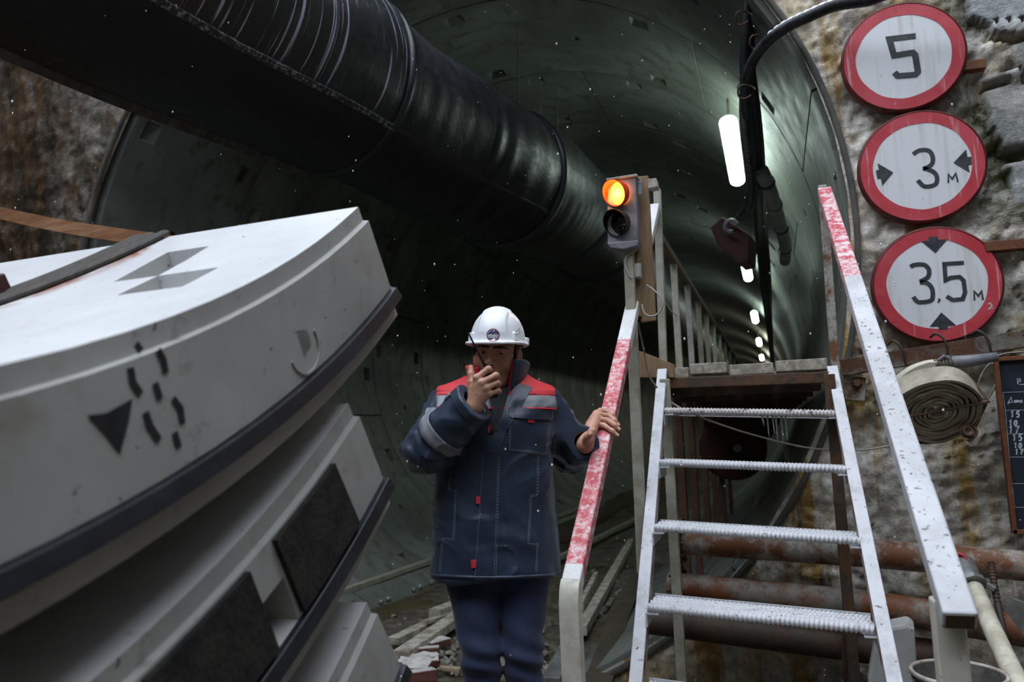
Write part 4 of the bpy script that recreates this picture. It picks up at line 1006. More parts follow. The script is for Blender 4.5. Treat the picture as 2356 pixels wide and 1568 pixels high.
for (x, y, h, s_) in ((420, 695, 85, '15'), (398, 820, 78, '10'), (398, 905, 92, '17'), (446, 1015, 92, '15'), (468, 1135, 72, '10'), (484, 1225, 72, '17')):
    chalk('chalk_number', digit(s_[0], x, y, h)+digit(s_[1], x+h*.85, y, h), .0062)
chalk('heading', [[(512, 245), (520, 320)], [(512, 248), (548, 246), (556, 280), (522, 286)], [(540, 325), (760, 322)]], .004)

# ================================================================== PIPES AND CLUTTER, RIGHT
def pipe(label, pix, r, mat, flange=None, extra=None):
    e = thing('steel_pipe', label, 'pipe', onY(*pix[0])); p = [onY(*q) for q in pix]
    mb = MB(); mb.tube(p, r, 24); mb.build('tube', mat, e, 'angle')
    for q in flange or []:
        c = onY(*q); d_ = (p[1]-p[0]).normalized(); R_ = r*1.75
        mb = MB(); mb.lathe([(r*.9, -.014), (R_, -.014), (R_, .014), (r*.9, .014)], c, d_, 28, True); fl = mb.build('flange', 'rusty_steel', e, 'angle')
        u = d_.orthogonal().normalized(); w = d_.cross(u)
        for k in range(8):
            a_ = k*math.pi/4; mb = MB(); mb.lathe([(.001, -.03), (.011, -.03), (.011, .03), (.001, .03)], c+(u*math.cos(a_)+w*math.sin(a_))*r*1.42, d_, 6); mb.build('flange_bolt', 'rusty_steel', fl)
    return e
rusty('pipe_rust_white', '#a09b92', '#6e4122', '#4f3c2c', amt=.5, scale=4.5); rusty('pipe_rust', '#807a70', '#6f3f20', '#45301f', amt=.47, scale=4.0); rusty('pipe_dark', '#40362c', '#4c3320', '#201813', amt=.5, scale=4.5)
pipe('whitish rusty pipe along the wall, uppermost of the three below the stairs', [(1545, 1243, 4.22), (2000, 1272, 4.16), (2420, 1306, 4.10), (3000, 1353, 4.03)], .068, 'pipe_rust_white', [(1566, 1243, 4.22)])
pipe('rust-red pipe along the wall, middle of the three below the stairs', [(1540, 1346, 4.22), (2000, 1392, 4.10), (2420, 1460, 4.0), (3000, 1552, 3.87)], .070, 'pipe_rust', [(1560, 1350, 4.21)])
pipe('dark rusty pipe lowest of the three below the stairs', [(1492, 1424, 4.17), (1900, 1476, 4.14), (2150, 1508, 4.12)], .074, 'pipe_dark')
pc = thing('pipe_clamp', 'pair of rusty flat-bar clamps around the lowest pipe', 'clamp', onY(1950, 1500, 4.0))
for x in (1946, 1966): 
    mb = MB(); mb.bar(onY(x, 1455, 4.04), onY(x-6, 1590, 4.04), .028, .012, (0, 1, 0)); mb.build('bar', 'rusty_steel', pc, False, .002)
ho = thing('water_hose', 'cream hose with a metal coupling coming off the upper pipe', 'hose', onY(2240, 1340, 3.9))
hp = catmull([onY(2212, 1290, 4.05), onY(2228, 1325, 3.95), onY(2248, 1365, 3.85), onY(2285, 1450, 3.6), onY(2330, 1545, 3.3), onY(2380, 1640, 3.0)], 8)
mb = MB(); mb.tube(hp[14:], .036, 16); mb.build('hose', 'cream_hose', ho, True)
mb = MB(); mb.tube(hp[2:12], .048, 16); mb.build('coupling', 'aluminium', ho, 'angle')
mb = MB(); mb.tube(hp[11:14], .058, 8); mb.build('coupling_nut', 'aluminium', ho, 'angle')
for a_ in (-1, 1):
    mb = MB(); mb.bar(hp[12]+Vector((a_*.055, 0, .0)), hp[12]+Vector((a_*.085, -.01, -.02)), .03, .025); mb.build('coupling_lug', 'aluminium', ho, False, .005)
mb = MB(); mb.tube(hp[16:22:1], .041, 16); 
mb = MB(); mb.tube([onY(2190, 1270, 4.0), onY(2216, 1276, 4.0), onY(2226, 1296, 3.98)], .009, 8); mb.build('valve_handle', 'sign_red', ho, True)
mb = MB(); q = [onY(2280, 1292, 3.98), onY(2292, 1370, 3.9), onY(2316, 1480, 3.8), onY(2340, 1560, 3.72)]; q = catmull(q, 22); mb.tube(q, [.013+(.0025 if i % 2 else -.001) for i in range(len(q))], 9)
tag(mb.build('reinforcing_rod', 'pipe_dark', None, 'angle'), 'dark ribbed reinforcing rod leaning on the pipes beside the hose', 'rebar rod')
mb = MB(); mb.prism([onY(x, y, 3.75) for x, y in ((2312, 1402), (2330, 1376), (2420, 1410), (2420, 1500), (2380, 1495))], (.01, .012, .0)); tag(mb.build('sheet_metal', 'tin_sheet', None, False, .001), 'bent grey sheet metal offcut behind the hose', 'sheet metal')
mb = MB(); mb.prism([onY(x, y, 3.62) for x, y in ((2008, 1700), (1996, 1560), (2012, 1470), (2050, 1442), (2092, 1434), (2104, 1448), (2112, 1560), (2118, 1700))], (.02, .16, 0)); tag(mb.build('concrete_block', 'precast_concrete', None, False, .015), 'upright grey concrete offcut standing between the stair stringer and newel', 'concrete block')
bk = thing('bucket', 'dirty bucket with a pale worn rim standing behind the right newel post', 'bucket', onY(2210, 1600, 3.4))
bc = onY(2205, 1548, 3.15); bc0 = Vector((bc.x, bc.y, 0))
hz = bc.z
mb = MB(); mb.lathe([(.001, .0), (.105, .0), (.15, hz), (.143, hz), (.10, .015), (.001, .015)], bc0, (0, 0, 1), 40); mb.build('body', 'dirty_bucket', bk, 'angle')
mb = MB(); mb.lathe([(.146, hz-.012), (.156, hz-.008), (.156, hz+.006), (.143, hz+.006)], bc0, (0, 0, 1), 40, True); mb.build('rim', 'bucket_rim', bk, True)
mb = MB(); mb.tube([bc0+Vector((.15*math.cos(a_), .15*math.sin(a_)*.9-.02, hz-.01-.09*abs(math.sin(a_)))) for a_ in np.linspace(math.pi, 2*math.pi, 14)], .004, 6); mb.build('handle', 'wire_steel', bk, True)
# red hose drum far below the walkway
rd = thing('hose_drum', 'dark red drum standing under the tunnel walkway', 'drum', onY(1690, 1095, 6.4))
c = onY(1692, 1030, 6.2); mb = MB(); mb.lathe([(.001, -.03), (.05, -.05), (.06, 0), (.24, .0), (.25, .03), (.25, .20), (.001, .2)], c, (-.25, 1, 0), 40); mb.build('drum', 'dark_red_paint', rd, 'angle')
mb = MB(); mb.lathe([(.001, -.09), (.03, -.09), (.03, -.02), (.001, -.02)], c, (-.25, 1, 0), 12); mb.build('hub', 'aluminium', rd, 'angle')
mb = MB(); mb.bar(c+Vector((-.12, .1, -.2)), (c.x-.2, c.y+.1, RC[1]-math.sqrt(RR**2-(c.x-.2-RC[0])**2)+.01), .04, .04); mb.bar((c.x-.14, c.y+.1, c.z-.2), (c.x+.1, c.y+.1, c.z-.2), .04, .03); mb.build('stand', 'rusty_steel', rd)

# ================================================================== TUNNEL FLOOR CLUTTER
track = thing('track_rail', 'steel rail with clamp bolts along the foot of the left lining', 'rail', onZ(880, 1370, .05))
a, b = onY(760, 1388, 5.55), onY(1500, 1175, 12.5); a.z = .14; b.z = .10
a = Vector((-3.62, 5.4, .13)); b = Vector((-3.30, 13, .09))
mb = MB(); mb.bar(a, b, .06, .05); mb.bar(a+Vector((0, 0, -.05)), b+Vector((0, 0, -.05)), .012, .08); mb.bar(a+Vector((0, 0, -.1)), b+Vector((0, 0, -.1)), .11, .02); mb.build('rail', 'galvanised_grubby', track, False, .006)
for px, py in ((876, 1386), (893, 1379), (952, 1357), (966, 1351), (992, 1341), (1006, 1336)):
    p = onZ(px, py, .06); mb = MB(); mb.lathe([(.001, .0), (.026, .0), (.026, -.03), (.02, -.04), (.001, -.05)], p, (-.5, .6, -.4), 8); mb.build('bolt', 'aluminium', track, 'angle')
def log(name, label, cat, p0, p1, w, h, mat, group=None, bevel=.004, z0=.03, z1=.03):
    a, b = onZ(*p0, z0), onZ(*p1, z1); mb = MB(); mb.bar(a, b, w, h, (0, 0, 1)); return tag(mb.build(name, mat, None, False, bevel), label, cat, group)
log('timber_plank', 'broken whitewashed plank nearest the rail in the timber pile', 'plank', (905, 1474), (1010, 1425), .09, .05, 'pale_timber', z0=.06, z1=.06)
log('timber_plank', 'longest whitewashed plank in the timber pile behind the worker', 'plank', (922, 1508), (1055, 1418), .11, .06, 'pale_timber', z0=.09, z1=.09)
log('timber_plank', 'splintered grey plank lying highest in the timber pile', 'plank', (1000, 1412), (1060, 1388), .10, .07, 'pale_timber', z0=.12, z1=.1)
log('timber_plank', 'thin grey lath across the mud behind the worker', 'plank', (975, 1432), (1080, 1398), .05, .03, 'grey_timber', z0=.10, z1=.08)
log('timber_plank', 'narrow dark plank end on the mud by the bricks', 'plank', (985, 1532), (1060, 1540), .05, .025, 'worn_timber', z0=.02, z1=.02)
log('floor_pipe', 'mud-caked pipe lying on the tunnel floor beside the stair newel', 'pipe', (1338, 1450), (1452, 1245), .075, .07, 'pale_timber', z0=.06, z1=.06)
log('floor_pipe', 'thin pipe running deep into the tunnel on the left floor', 'pipe', (1190, 1330), (1500, 1175), .05, .05, 'galvanised_grubby', z0=.06, z1=.08)
log('floor_beam', 'dark beam lying along the tunnel floor behind the handrail', 'beam', (1300, 1240), (1480, 1130), .12, .1, 'rusty_steel', z0=.05, z1=.05)
log('floor_plank', 'pale short board standing on edge behind the red handrail', 'plank', (1338, 1400), (1372, 1330), .04, .12, 'pale_timber', z0=.09, z1=.09)
log('steel_profile', 'whitish steel profile on the ground behind the left newel', 'steel bar', (1268, 1568), (1312, 1478), .10, .05, 'tin_sheet', z0=.03, z1=.05)
simple('mud_hose', '#3f382d', '#544a3d', rough=.6, scale=9, bump=.4)
mb = MB(); pth = catmull([onZ(1365, 1600, .04), onZ(1400, 1500, .05), onZ(1430, 1400, .05), onZ(1475, 1310, .04), onZ(1490, 1250, .04)], 8)
for i in range(len(pth)-1): mb.bar(pth[i], pth[i+1], .16, .03, (0, 0, 1), .01)
tag(mb.build('flat_hose', 'mud_hose', None, False, .008), 'flat brown hose lying along the mud under the stairs', 'hose')
for k, (px, py, rz, lab) in enumerate(((975, 1500, .4, 'broken brick with red and plastered faces nearest the plank pile'), (985, 1514, -.3, 'small curved red brick fragment between two bricks'), (950, 1538, .1, 'white-faced red brick lying at the foot of the segment stack'), (962, 1556, .7, 'white-faced brick overlapping another by the stack'), (1005, 1480, 1.1, 'pale plastered brick half beneath the planks'), (965, 1520, .5, 'flat white brick slab leaning on the pile'))):
    p = onZ(px, py, .06); e = thing('brick', lab, 'brick', p); sz = [(.2, .11, .06), (.14, .07, .05), (.22, .12, .06), (.2, .11, .065), (.17, .1, .05), (.24, .12, .04)][k]
    M = Matrix.Rotation(rz, 3, 'Z') @ Matrix.Rotation(.15*(k % 3-1), 3, 'X')
    mb = MB(); mb.box(p, sz, M); mb.build('core', 'brick_red', e, False, .006)
    mb = MB(); mb.box(p+M @ Vector((0, 0, sz[2]/2)), (sz[0]*.96, sz[1]*.97, .008), M); mb.build('plaster_face', 'plaster_white', e, False, .002)
# loose rubble, uncountable
mb = MB()
for k in range(900):
    x = rng.uniform(-3.0, .6); y = rng.uniform(3.4, 8.5) if k > 350 else rng.normal(4.6, .35)
    if k <= 350: x = rng.normal(-2.2, .3)
    if y > 4.25: x = min(max(x, -3.15), -1.4)
    s = rng.uniform(.008, .035)*(1.3 if k < 60 else 1); z = s*.3
    V = [Vector((x, y, z))+Vector(rng.normal(0, 1, 3)).normalized()*s*rng.uniform(.7, 1.1) for _ in range(8)]
    bmq = bmesh.new(); vs = [bmq.verts.new(v_) for v_ in V]; r_ = bmesh.ops.convex_hull(bmq, input=vs)
    bmq.verts.index_update(); used = [v_ for v_ in bmq.verts if v_.link_faces]; ix = {v_: i for i, v_ in enumerate(used)}
    mb.add([v_.co for v_ in used], [tuple(ix[v_] for v_ in f_.verts) for f_ in bmq.faces]); bmq.free()
tag(mb.build('rubble', 'rubble_grey', None, fix=False), 'loose grey rubble and grit scattered over the muddy floor', 'rubble', kind='stuff')
# falling snow
mb = MB()
for k in range(520):
    dep = rng.uniform(1.6, 5.5); d_ = ray(rng.uniform(-100, 2450), rng.uniform(-100, 1650)); p = Vector(EYE+d_*dep); s = rng.uniform(.0009, .0028)
    V = [p+Vector((a_*s, b_*s, c_*s*rng.uniform(1, 2.2))) for a_, b_, c_ in ((1, 0, 0), (-1, 0, 0), (0, 1, 0), (0, -1, 0), (0, 0, 1), (0, 0, -1))]
    mb.add(V, [(0, 2, 4), (2, 1, 4), (1, 3, 4), (3, 0, 4), (2, 0, 5), (1, 2, 5), (3, 1, 5), (0, 3, 5)])
tag(mb.build('snowflakes', 'snow', None, True, fix=False), 'tiny white snowflakes falling in front of the tunnel', 'snow', kind='stuff')

# ================================================================== THE WORKER
P0 = np.array([-.95, 2.60, 0.0]); PR = math.radians(20)
PX = np.array([math.cos(PR), math.sin(PR), 0]); PY = np.array([-math.sin(PR), math.cos(PR), 0]); PZ = np.array([0, 0, 1.0])
PM = np.stack([PX, PY, PZ])            # world -> local rows
EL = PM@(EYE-P0)
def L(px, py, y=0.0):
    d = PM@ray(px, py); t = (y-EL[1])/d[1]; return EL+d*t
def lx(px, py=1000, y=-.13): return float(L(px, py, y)[0])
def lz(py, px=1140, y=-.13): return float(L(px, py, y)[2])
man = thing('person', 'worker in white hard hat and navy jacket speaking into a radio', 'person', P0); man.rotation_euler = (0, 0, PR)
# materials
def skin_mat():
    t = NT('skin'); v = t.coord(); n = t.noise(v, 25, 5, .6); n2 = t.noise(v, 160, 3, .6)
    c = t.ramp(n, [(.3, srgb('#b0806a')), (.55, srgb('#c4937b')), (.75, srgb('#cf9d86'))])
    a = t.n('Attribute', attribute_name='beard'); c = t.mix(t.math('MULTIPLY', a.outputs['Fac'], .55), c, srgb('#5a463d'))
    b = t.n('Attribute', attribute_name='lip'); c = t.mix(t.math('MULTIPLY', b.outputs['Fac'], .6), c, srgb('#9a5a50'))
    t.col(c); t.rough(.5); t.b.inputs['Subsurface Weight'].default_value = .12; t.b.inputs['Subsurface Radius'].default_value = (.02, .008, .004); t.b.inputs['Subsurface Scale'].default_value = .3
    t.bump(n2, .12, .002); MATS['skin'] = t.m
skin_mat()
def cloth(name, c1, c2, rough=.6, bump=.35, sheen=.2, scale=7, weave=900):
    t = NT(name); v = t.coord(); n = t.noise(v, scale, 5, .6, .6); f = t.noise(t.coord((1, 1, .6)), scale*2.2, 3, .45, .25); w = t.noise(v, weave, 2, .5)
    t.col(t.mix(t.mask(n, .35, .7), srgb(c1), srgb(c2))); t.rough(rough); t.b.inputs['Sheen Weight'].default_value = sheen
    h = t.math('ADD', t.math('MULTIPLY', f, 1.0), t.math('MULTIPLY', w, .05)); t.bump(h, bump, .012); MATS[name] = t.m
cloth('jacket_navy', '#212c3d', '#2c3a50', .38, .6, .1); cloth('jacket_red', '#c41f2a', '#d62a35', .6, .35, .1); cloth('reflective_grey', '#7b7d84', '#8b8d94', .45, .25, 0)
cloth('piping_red', '#cf2432', '#d83240', .6, .1, 0); cloth('denim', '#1e2642', '#2e3a5e', .75, .5, .2, 6); cloth('sweater_dark', '#16171a', '#212226', .9, .4, .2, 30)
simple('stitch_thread', '#8f99a8', rough=.8, bump=0); simple('hair_dark', '#15110f', '#241d19', rough=.6, scale=80, bump=.5, bscale=300)
simple('eye_white', '#b9b2ab', rough=.2, bump=0); simple('eye_iris', '#2a1c14', rough=.1, bump=0); simple('radio_black', '#121315', '#1d1e20', rough=.45, scale=30)
simple('helmet_white', '#eef0f3', rough=.28, bump=0); simple('badge_navy', '#1c2a5a', rough=.5, bump=0); simple('badge_red', '#9a3a44', rough=.5, bump=0); simple('badge_white', '#f1f1f2', rough=.4, bump=0)
simple('shoe_black', '#17161a', '#242226', rough=.5, scale=12); simple('nail', '#d0a595', rough=.35, bump=0); simple('helmet_slot', '#55585e', rough=.5, bump=0)
def person_part(name, P, Q, mat, parent=None, smooth=True):
    me = np_mesh(name, P, Q); o = obj(name, me, mat, None, smooth); o.parent = parent or man; return o
def local(o, parent=None):
    o.parent = parent or man; o.matrix_parent_inverse = Matrix(); return o
# ------------------------------------------------------------------ head
HC = L(1142, 817, .0); HC[1] = .0
def rotm(ax, a):
    c, s = math.cos(a), math.sin(a)
    return {'x': np.array([[1, 0, 0], [0, c, -s], [0, s, c]]), 'y': np.array([[c, 0, s], [0, 1, 0], [-s, 0, c]]), 'z': np.array([[c, -s, 0], [s, c, 0], [0, 0, 1]])}[ax]
HR = rotm('y', math.radians(7.0))@rotm('z', math.radians(-11))@rotm('x', math.radians(2))
def h2p(v): return np.asarray(v)@HR.T+HC
def head():
    h = .0021; lo = np.array([-.105, -.135, -.25]); P = sgrid(lo, (.105, .125, .155), h); X = P.copy(); X[..., 0] = np.abs(P[..., 0])
    d = s_ell(P, (0, .014, .048), (.0765, .098, .090))
    d = smin(d, s_ell(P, (0, -.022, -.018), (.066, .072, .085)), .03)
    d = smin(d, s_cone(P, (0, -.030, -.060), (0, -.066, -.113), .045, .021), .035)        # jaw to chin
    d = smin(d, s_cone(X, (.050, .0, -.066), (.020, -.062, -.111), .019, .017), .030)     # jaw line
    d = smin(d, s_ell(X, (.043, -.062, -.024), (.023, .024, .024)), .030)                  # cheekbone
    d = smin(d, s_cone(X, (.012, -.093, .026), (.052, -.074, .024), .0095, .009), .018)    # brow ridge
    d = smax(d, -s_ell(X, (.0325, -.103, .001), (.020, .021, .0125)), .014)                # eye sockets
    nose = s_cone(P, (0, -.089, .014), (0, -.115, -.032), .0075, .0105)
    nose = smin(nose, s_ell(X, (.0130, -.101, -.037), (.0090, .011, .0078)), .010)
    nose = smin(nose, s_ell(P, (0, -.114, -.035), (.0105, .010, .0085)), .006)
    d = smin(d, nose, .012)
    d = smax(d, -s_ell(X, (.0062, -.108, -.0440), (.0032, .006, .004)), .003)              # nostrils
    d = smin(d, s_ell(P, (0, -.080, -.067), (.027, .017, .022)), .016)                     # muzzle
    lipu = s_cone(X, (.0, -.0985, -.0645), (.022, -.088, -.0670), .0048, .0025); lipl = s_cone(X, (.0, -.0965, -.0745), (.019, -.087, -.0715), .0058, .0028)
    d = smin(d, smin(lipu, lipl, .002), .005); d = smax(d, -s_cone(X, (0, -.104, -.0692), (.024, -.091, -.0688), .0014, .001), .003)
    d = smin(d, s_ell(P, (0, -.083, -.113), (.014, .010, .011)), .018)                     # chin pad
    eye = np.linalg.norm(X-np.array([.0325, -.0785, .003], np.float32), axis=-1)
    lid = np.maximum(np.abs(eye-.0137)-.0021, -np.maximum(P[..., 2]-.0052+.15*(X[..., 0]-.0325)+13*(X[..., 0]-.0325)**2, -(P[..., 2]+.0026)+6*(X[..., 0]-.0325)**2))
    lid = np.maximum(lid, X[..., 0]-.05); d = smin(d, np.maximum(lid, P[..., 1]+.066), .002)
    ear = s_ell(X, (.082, .016, -.002), (.0085, .021, .033), rotm('z', -.35)); ear = smax(ear, -s_ell(X, (.0895, .010, .003), (.006, .011, .018), rotm('z', -.35)), .005)
    ear = smin(ear, s_ell(X, (.080, .006, -.028), (.006, .008, .010)), .006); d = smin(d, ear, .006)
    d = smin(d, s_cone(P, (0, .022, -.06), (0, .040, -.27), .056, .060), .035)             # neck
    V, Q = surface_nets(d, lo, h)
    z, y, x = V[:, 2], V[:, 1], np.abs(V[:, 0])
    beard = np.clip((-.046-z+.35*np.clip(x-.03, 0, 1))/.018, 0, 1)*np.clip((z+.145)/.02, 0, 1)*np.clip((.02-y)/.02, 0, 1)*np.clip((x+.2), 0, 1)
    beard = np.maximum(beard, np.clip((x-.060)/.008, 0, 1)*np.clip((z+.08)/.02, 0, 1)*np.clip((.0-z)/.02, 0, 1)*np.clip((-.0-y)/.01, 0, 1)*np.clip((y+.04)/.01, 0, 1))
    lip = (np.clip(1-np.abs(z+.0695)/.010, 0, 1) > .25)*(x < .023)*(y < -.088)
    return V, Q, beard*(1-lip), lip.astype(float)
HV, HQ, HBEARD, HLIP = head()
# ------------------------------------------------------------------ hands (joints traced over the photograph, depth from what they grip)
RAILN = Vector((0, -.6, 1)); dr = (LT-LB).normalized(); sdr = dr.cross(RAILN).normalized(); nr = np.array(sdr.cross(dr)); railp = np.array(LB)
def Lr(px, py, off):       # point on the plane parallel to the handrail's upper face, lifted by off
    d = ray(px, py); q = railp+nr*(.024+off); t = ((q-EYE)@nr)/(d@nr); return PM@(EYE+d*t-P0)
def hand_sdf(P, wrist, wr, mcp, fingers, thumb, k=.010):
    """fingers: list of joint chains starting at the knuckle"""
    d = None
    for c, r in fingers+[thumb]:
        for a, b, ra, rb in zip(c[:-1], c[1:], r[:-1], r[1:]):
            q = s_cone(P, a, b, ra, rb); f = q if a is c[0] or np.allclose(a, c[0]) else smin(f, q, .004)
        d = f if d is None else smin(d, f, .0035)
    pal = None
    for m_ in mcp:
        q = s_cone(P, wrist, m_, wr*.82, .0118); pal = q if pal is None else smin(pal, q, .014)
    mm = (np.array(mcp[0])+np.array(mcp[-1]))/2
    d = smin(d, pal, .008); return d
def mk_hand(wrist, wr, fore, fr, mcp, fingers, thumb, palm_extra, h=.0022):
    allp = np.concatenate([np.array(c) for c, _ in fingers+[thumb]]+[np.array([wrist, fore])]); lo = allp.min(0)-.03; hi = allp.max(0)+.03
    P = sgrid(lo, hi, h); d = hand_sdf(P, wrist, wr, mcp, fingers, thumb)
    for a, b, ra, rb in palm_extra: d = smin(d, s_cone(P, a, b, ra, rb), .012)
    d = smin(d, s_cone(P, wrist, fore, wr, fr), .012)
    for m_ in mcp: d = smin(d, np.linalg.norm(P-np.array(m_, np.float32), axis=-1)-.0108, .006)
    d = d+.0006*vnoise(P*180, 4)
    return surface_nets(d, lo, h)
RW = L(1091, 934, -.212)                       # right wrist (radio hand)
rm = [L(1097, 869, -.236), L(1108, 880, -.240), L(1117, 892, -.237), L(1124, 905, -.228)]
rf = []
for (mx, my, my_), (qx, qy, qd), nm in (((1097, 869, -.236), (1124, 848, -.232), 0), ((1108, 880, -.240), (1141, 863, -.230), 1), ((1117, 892, -.237), (1144, 880, -.224), 2), ((1124, 905, -.228), (1146, 898, -.214), 3)):
    a = L(mx, my, my_); b = L(qx, qy, qd); c = b+np.array([.004, .026, -.003]); e = c+np.array([-.020, .008, -.002])
    r0 = [.0108, .0112, .0105, .0094][nm]; rf.append(([a, b, c, e], [r0*1.04, r0*.98, r0*.88, r0*.76]))
rth = ([L(1090, 905, -.205), L(1085, 880, -.212), L(1084, 860, -.205), L(1083, 845, -.198)], [.0165, .0135, .0120, .0095])
RV, RQ = mk_hand(RW, .025, L(1070, 968, -.175), .030, rm, rf, rth, [(RW, L(1088, 895, -.212), .022, .016), (RW, L(1112, 900, -.224), .022, .016)])
LW = L(1347, 1022, .012)                       # left wrist (hand on the rail)
lm = [Lr(1358, 976, .020), Lr(1364, 963, .024), Lr(1373, 953, .024), Lr(1381, 945, .018)]
lf = [([lm[0], Lr(1390, 978, .013), Lr(1409, 991, .008), Lr(1419, 1001, -.006)], [.0115, .0102, .0092, .0080]),
      ([lm[1], Lr(1397, 966, .014), Lr(1415, 978, .008), Lr(1423, 987, -.004)], [.0115, .0104, .0093, .0080]),
      ([lm[2], Lr(1402, 956, .013), Lr(1415, 967, .008), Lr(1422, 977, -.004)], [.0108, .0098, .0088, .0076]),
      ([lm[3], Lr(1397, 946, .011), Lr(1408, 954, .006), Lr(1414, 962, -.004)], [.0095, .0086, .0078, .0068])]
lth = ([L(1352, 1014, .0), L(1349, 1012, -.030), L(1352, 1004, -.052), L(1358, 999, -.066)], [.0170, .0145, .0125, .0105])
LV, LQ = mk_hand(LW, .027, L(1326, 1042, .09), .032, lm, lf, lth, [(LW, lm[0], .024, .016), (LW, lm[2], .022, .016), (L(1356, 1008, .0), L(1362, 992, .0), .018, .016)])
# ------------------------------------------------------------------ rest of the body (under the clothes)
RS, RE = L(1034, 936, .02), L(982, 1034, -.10); LS, LE = L(1248, 936, .02), L(1314, 1034, .15)
HIPL, HIPR = L(1090, 1330, .02), L(1198, 1330, .02)
KL, KR = L(1108, 1500, -.03), L(1203, 1500, -.03)
AL, AR = np.array([KL[0]+.0, .03, .09]), np.array([KR[0]+.01, .03, .09])
def trunk():
    h = .012; lo = np.array([-.36, -.30, .0]); P = sgrid(lo, (.40, .30, 1.62), h)
    cx = float(HC[0])
    d = s_ell(P, (cx-.01, .03, 1.26), (.145, .10, .22)); d = smin(d, s_ell(P, (cx-.02, .03, .98), (.13, .085, .12)), .06)
    d = smin(d, s_cone(P, (cx, .03, 1.40), (cx, .035, 1.60), .07, .055), .05)
    for a, b, c in ((RS, RE, L(1070, 968, -.175)), (LS, LE, L(1326, 1042, .09))):
        d = smin(d, s_cone(P, a, b, .036, .034), .02); d = smin(d, s_cone(P, b, c, .034, .028), .01)
    for a, b, c in ((HIPL, KL, AL), (HIPR, KR, AR)):
        d = smin(d, s_cone(P, a, b, .070, .050), .02); d = smin(d, s_cone(P, b, c, .048, .036), .015)
    return surface_nets(d, lo, h)
TV, TQ = trunk()
HVp = h2p(HV); allv = [HVp, RV, LV, TV]; off = np.cumsum([0]+[len(v) for v in allv[:-1]])
body = person_part('body', np.concatenate(allv), np.concatenate([q+o_ for q, o_ in zip((HQ, RQ, LQ, TQ), off)]), 'skin')
for nm, arr in (('beard', HBEARD), ('lip', HLIP)):
    at = body.data.attributes.new(nm, 'FLOAT', 'POINT'); full = np.zeros(len(body.data.vertices), np.float32); full[:len(arr)] = arr; at.data.foreach_set('value', full)
# nails
def nail(tip, prev, up, s=.0062):
    z = (np.array(tip)-np.array(prev)); z /= np.linalg.norm(z); u = np.array(up)-z*(np.array(up)@z); u /= np.linalg.norm(u); w = np.cross(z, u)
    mb = MB(); V = []; n = 6
    for i in range(n):
        for j in range(5):
            a = (j/4-.5)*1.7; q = np.array(tip)+z*(i/(n-1)-.55)*s*1.5+(u*math.cos(a)+w*math.sin(a))*s*1.16; V.append(q)
    mb.add(V, [(i*5+j, i*5+j+1, i*5+6+j, i*5+5+j) for i in range(n-1) for j in range(4)]); return local(mb.build('nail', 'nail', None, True))
upl = PM@nr
for c, r in lf[:3]: nail(c[3], c[2], upl+np.array([.6, 0, 0]), r[3]*.93)
# eyes, brows, hair
for s in (-1, 1):
    c = np.array([s*.0325, -.0785, .003]); mb = MB(); mb.lathe([(.0127*math.sin(a), -.0127*math.cos(a)) for a in np.linspace(0.001, math.pi-.001, 12)], (0, 0, 0), (0, 1, 0), 20)
    e = local(mb.build('eye', 'eye_white', None, True)); M = Matrix([list(r) for r in HR]); e.matrix_basis = Matrix.Translation(Vector(h2p(c))) @ M.to_4x4()
    g = Vector((.26, -.965, -.03)).normalized(); mb = MB(); mb.lathe([(.001, .0132), (.0030, .0130), (.0058, .0118), (.0064, .0108)], (0, 0, 0), g, 16); i_ = mb.build('iris', 'eye_iris', None, True); i_.parent = e
    P = sgrid((min(s*.006, s*.062)-.004, -.115, .008), (max(s*.006, s*.062)+.004, -.05, .038), .0018)
    b = s_cone(P, (s*.010, -.1005, .0205), (s*.034, -.0955, .0235), .0042, .0046); b = smin(b, s_cone(P, (s*.034, -.0955, .0235), (s*.060, -.076, .0195), .0046, .0026), .004)
    b = b+.0012*vnoise(P*420, 3); v_, q_ = surface_nets(b, P[0, 0, 0], .0018); person_part('eyebrow', h2p(v_), q_, 'hair_dark')
def hair():
    h = .0032; lo = np.array([-.10, -.09, -.075]); P = sgrid(lo, (.10, .13, .10), h); X = P.copy(); X[..., 0] = np.abs(X[..., 0])
    d = s_ell(P, (0, .016, .046), (.0805, .101, .092)); d = np.maximum(d, -(P[..., 2]+.012+.55*np.clip(P[..., 1]-.02, 0, 1)*1.0))
    d = np.maximum(d, -(P[..., 1]+.030)-.0+np.clip(.055-P[..., 2], 0, 1)*0); d = smin(d, np.maximum(s_ell(X, (.0745, -.022, .004), (.006, .012, .028)), -1), .008)
    d = d+.0016*vnoise(P*np.array([300, 300, 90], np.float32), 8)
    return surface_nets(d, lo, h)
v_, q_ = hair(); person_part('hair', h2p(v_), q_, 'hair_dark')
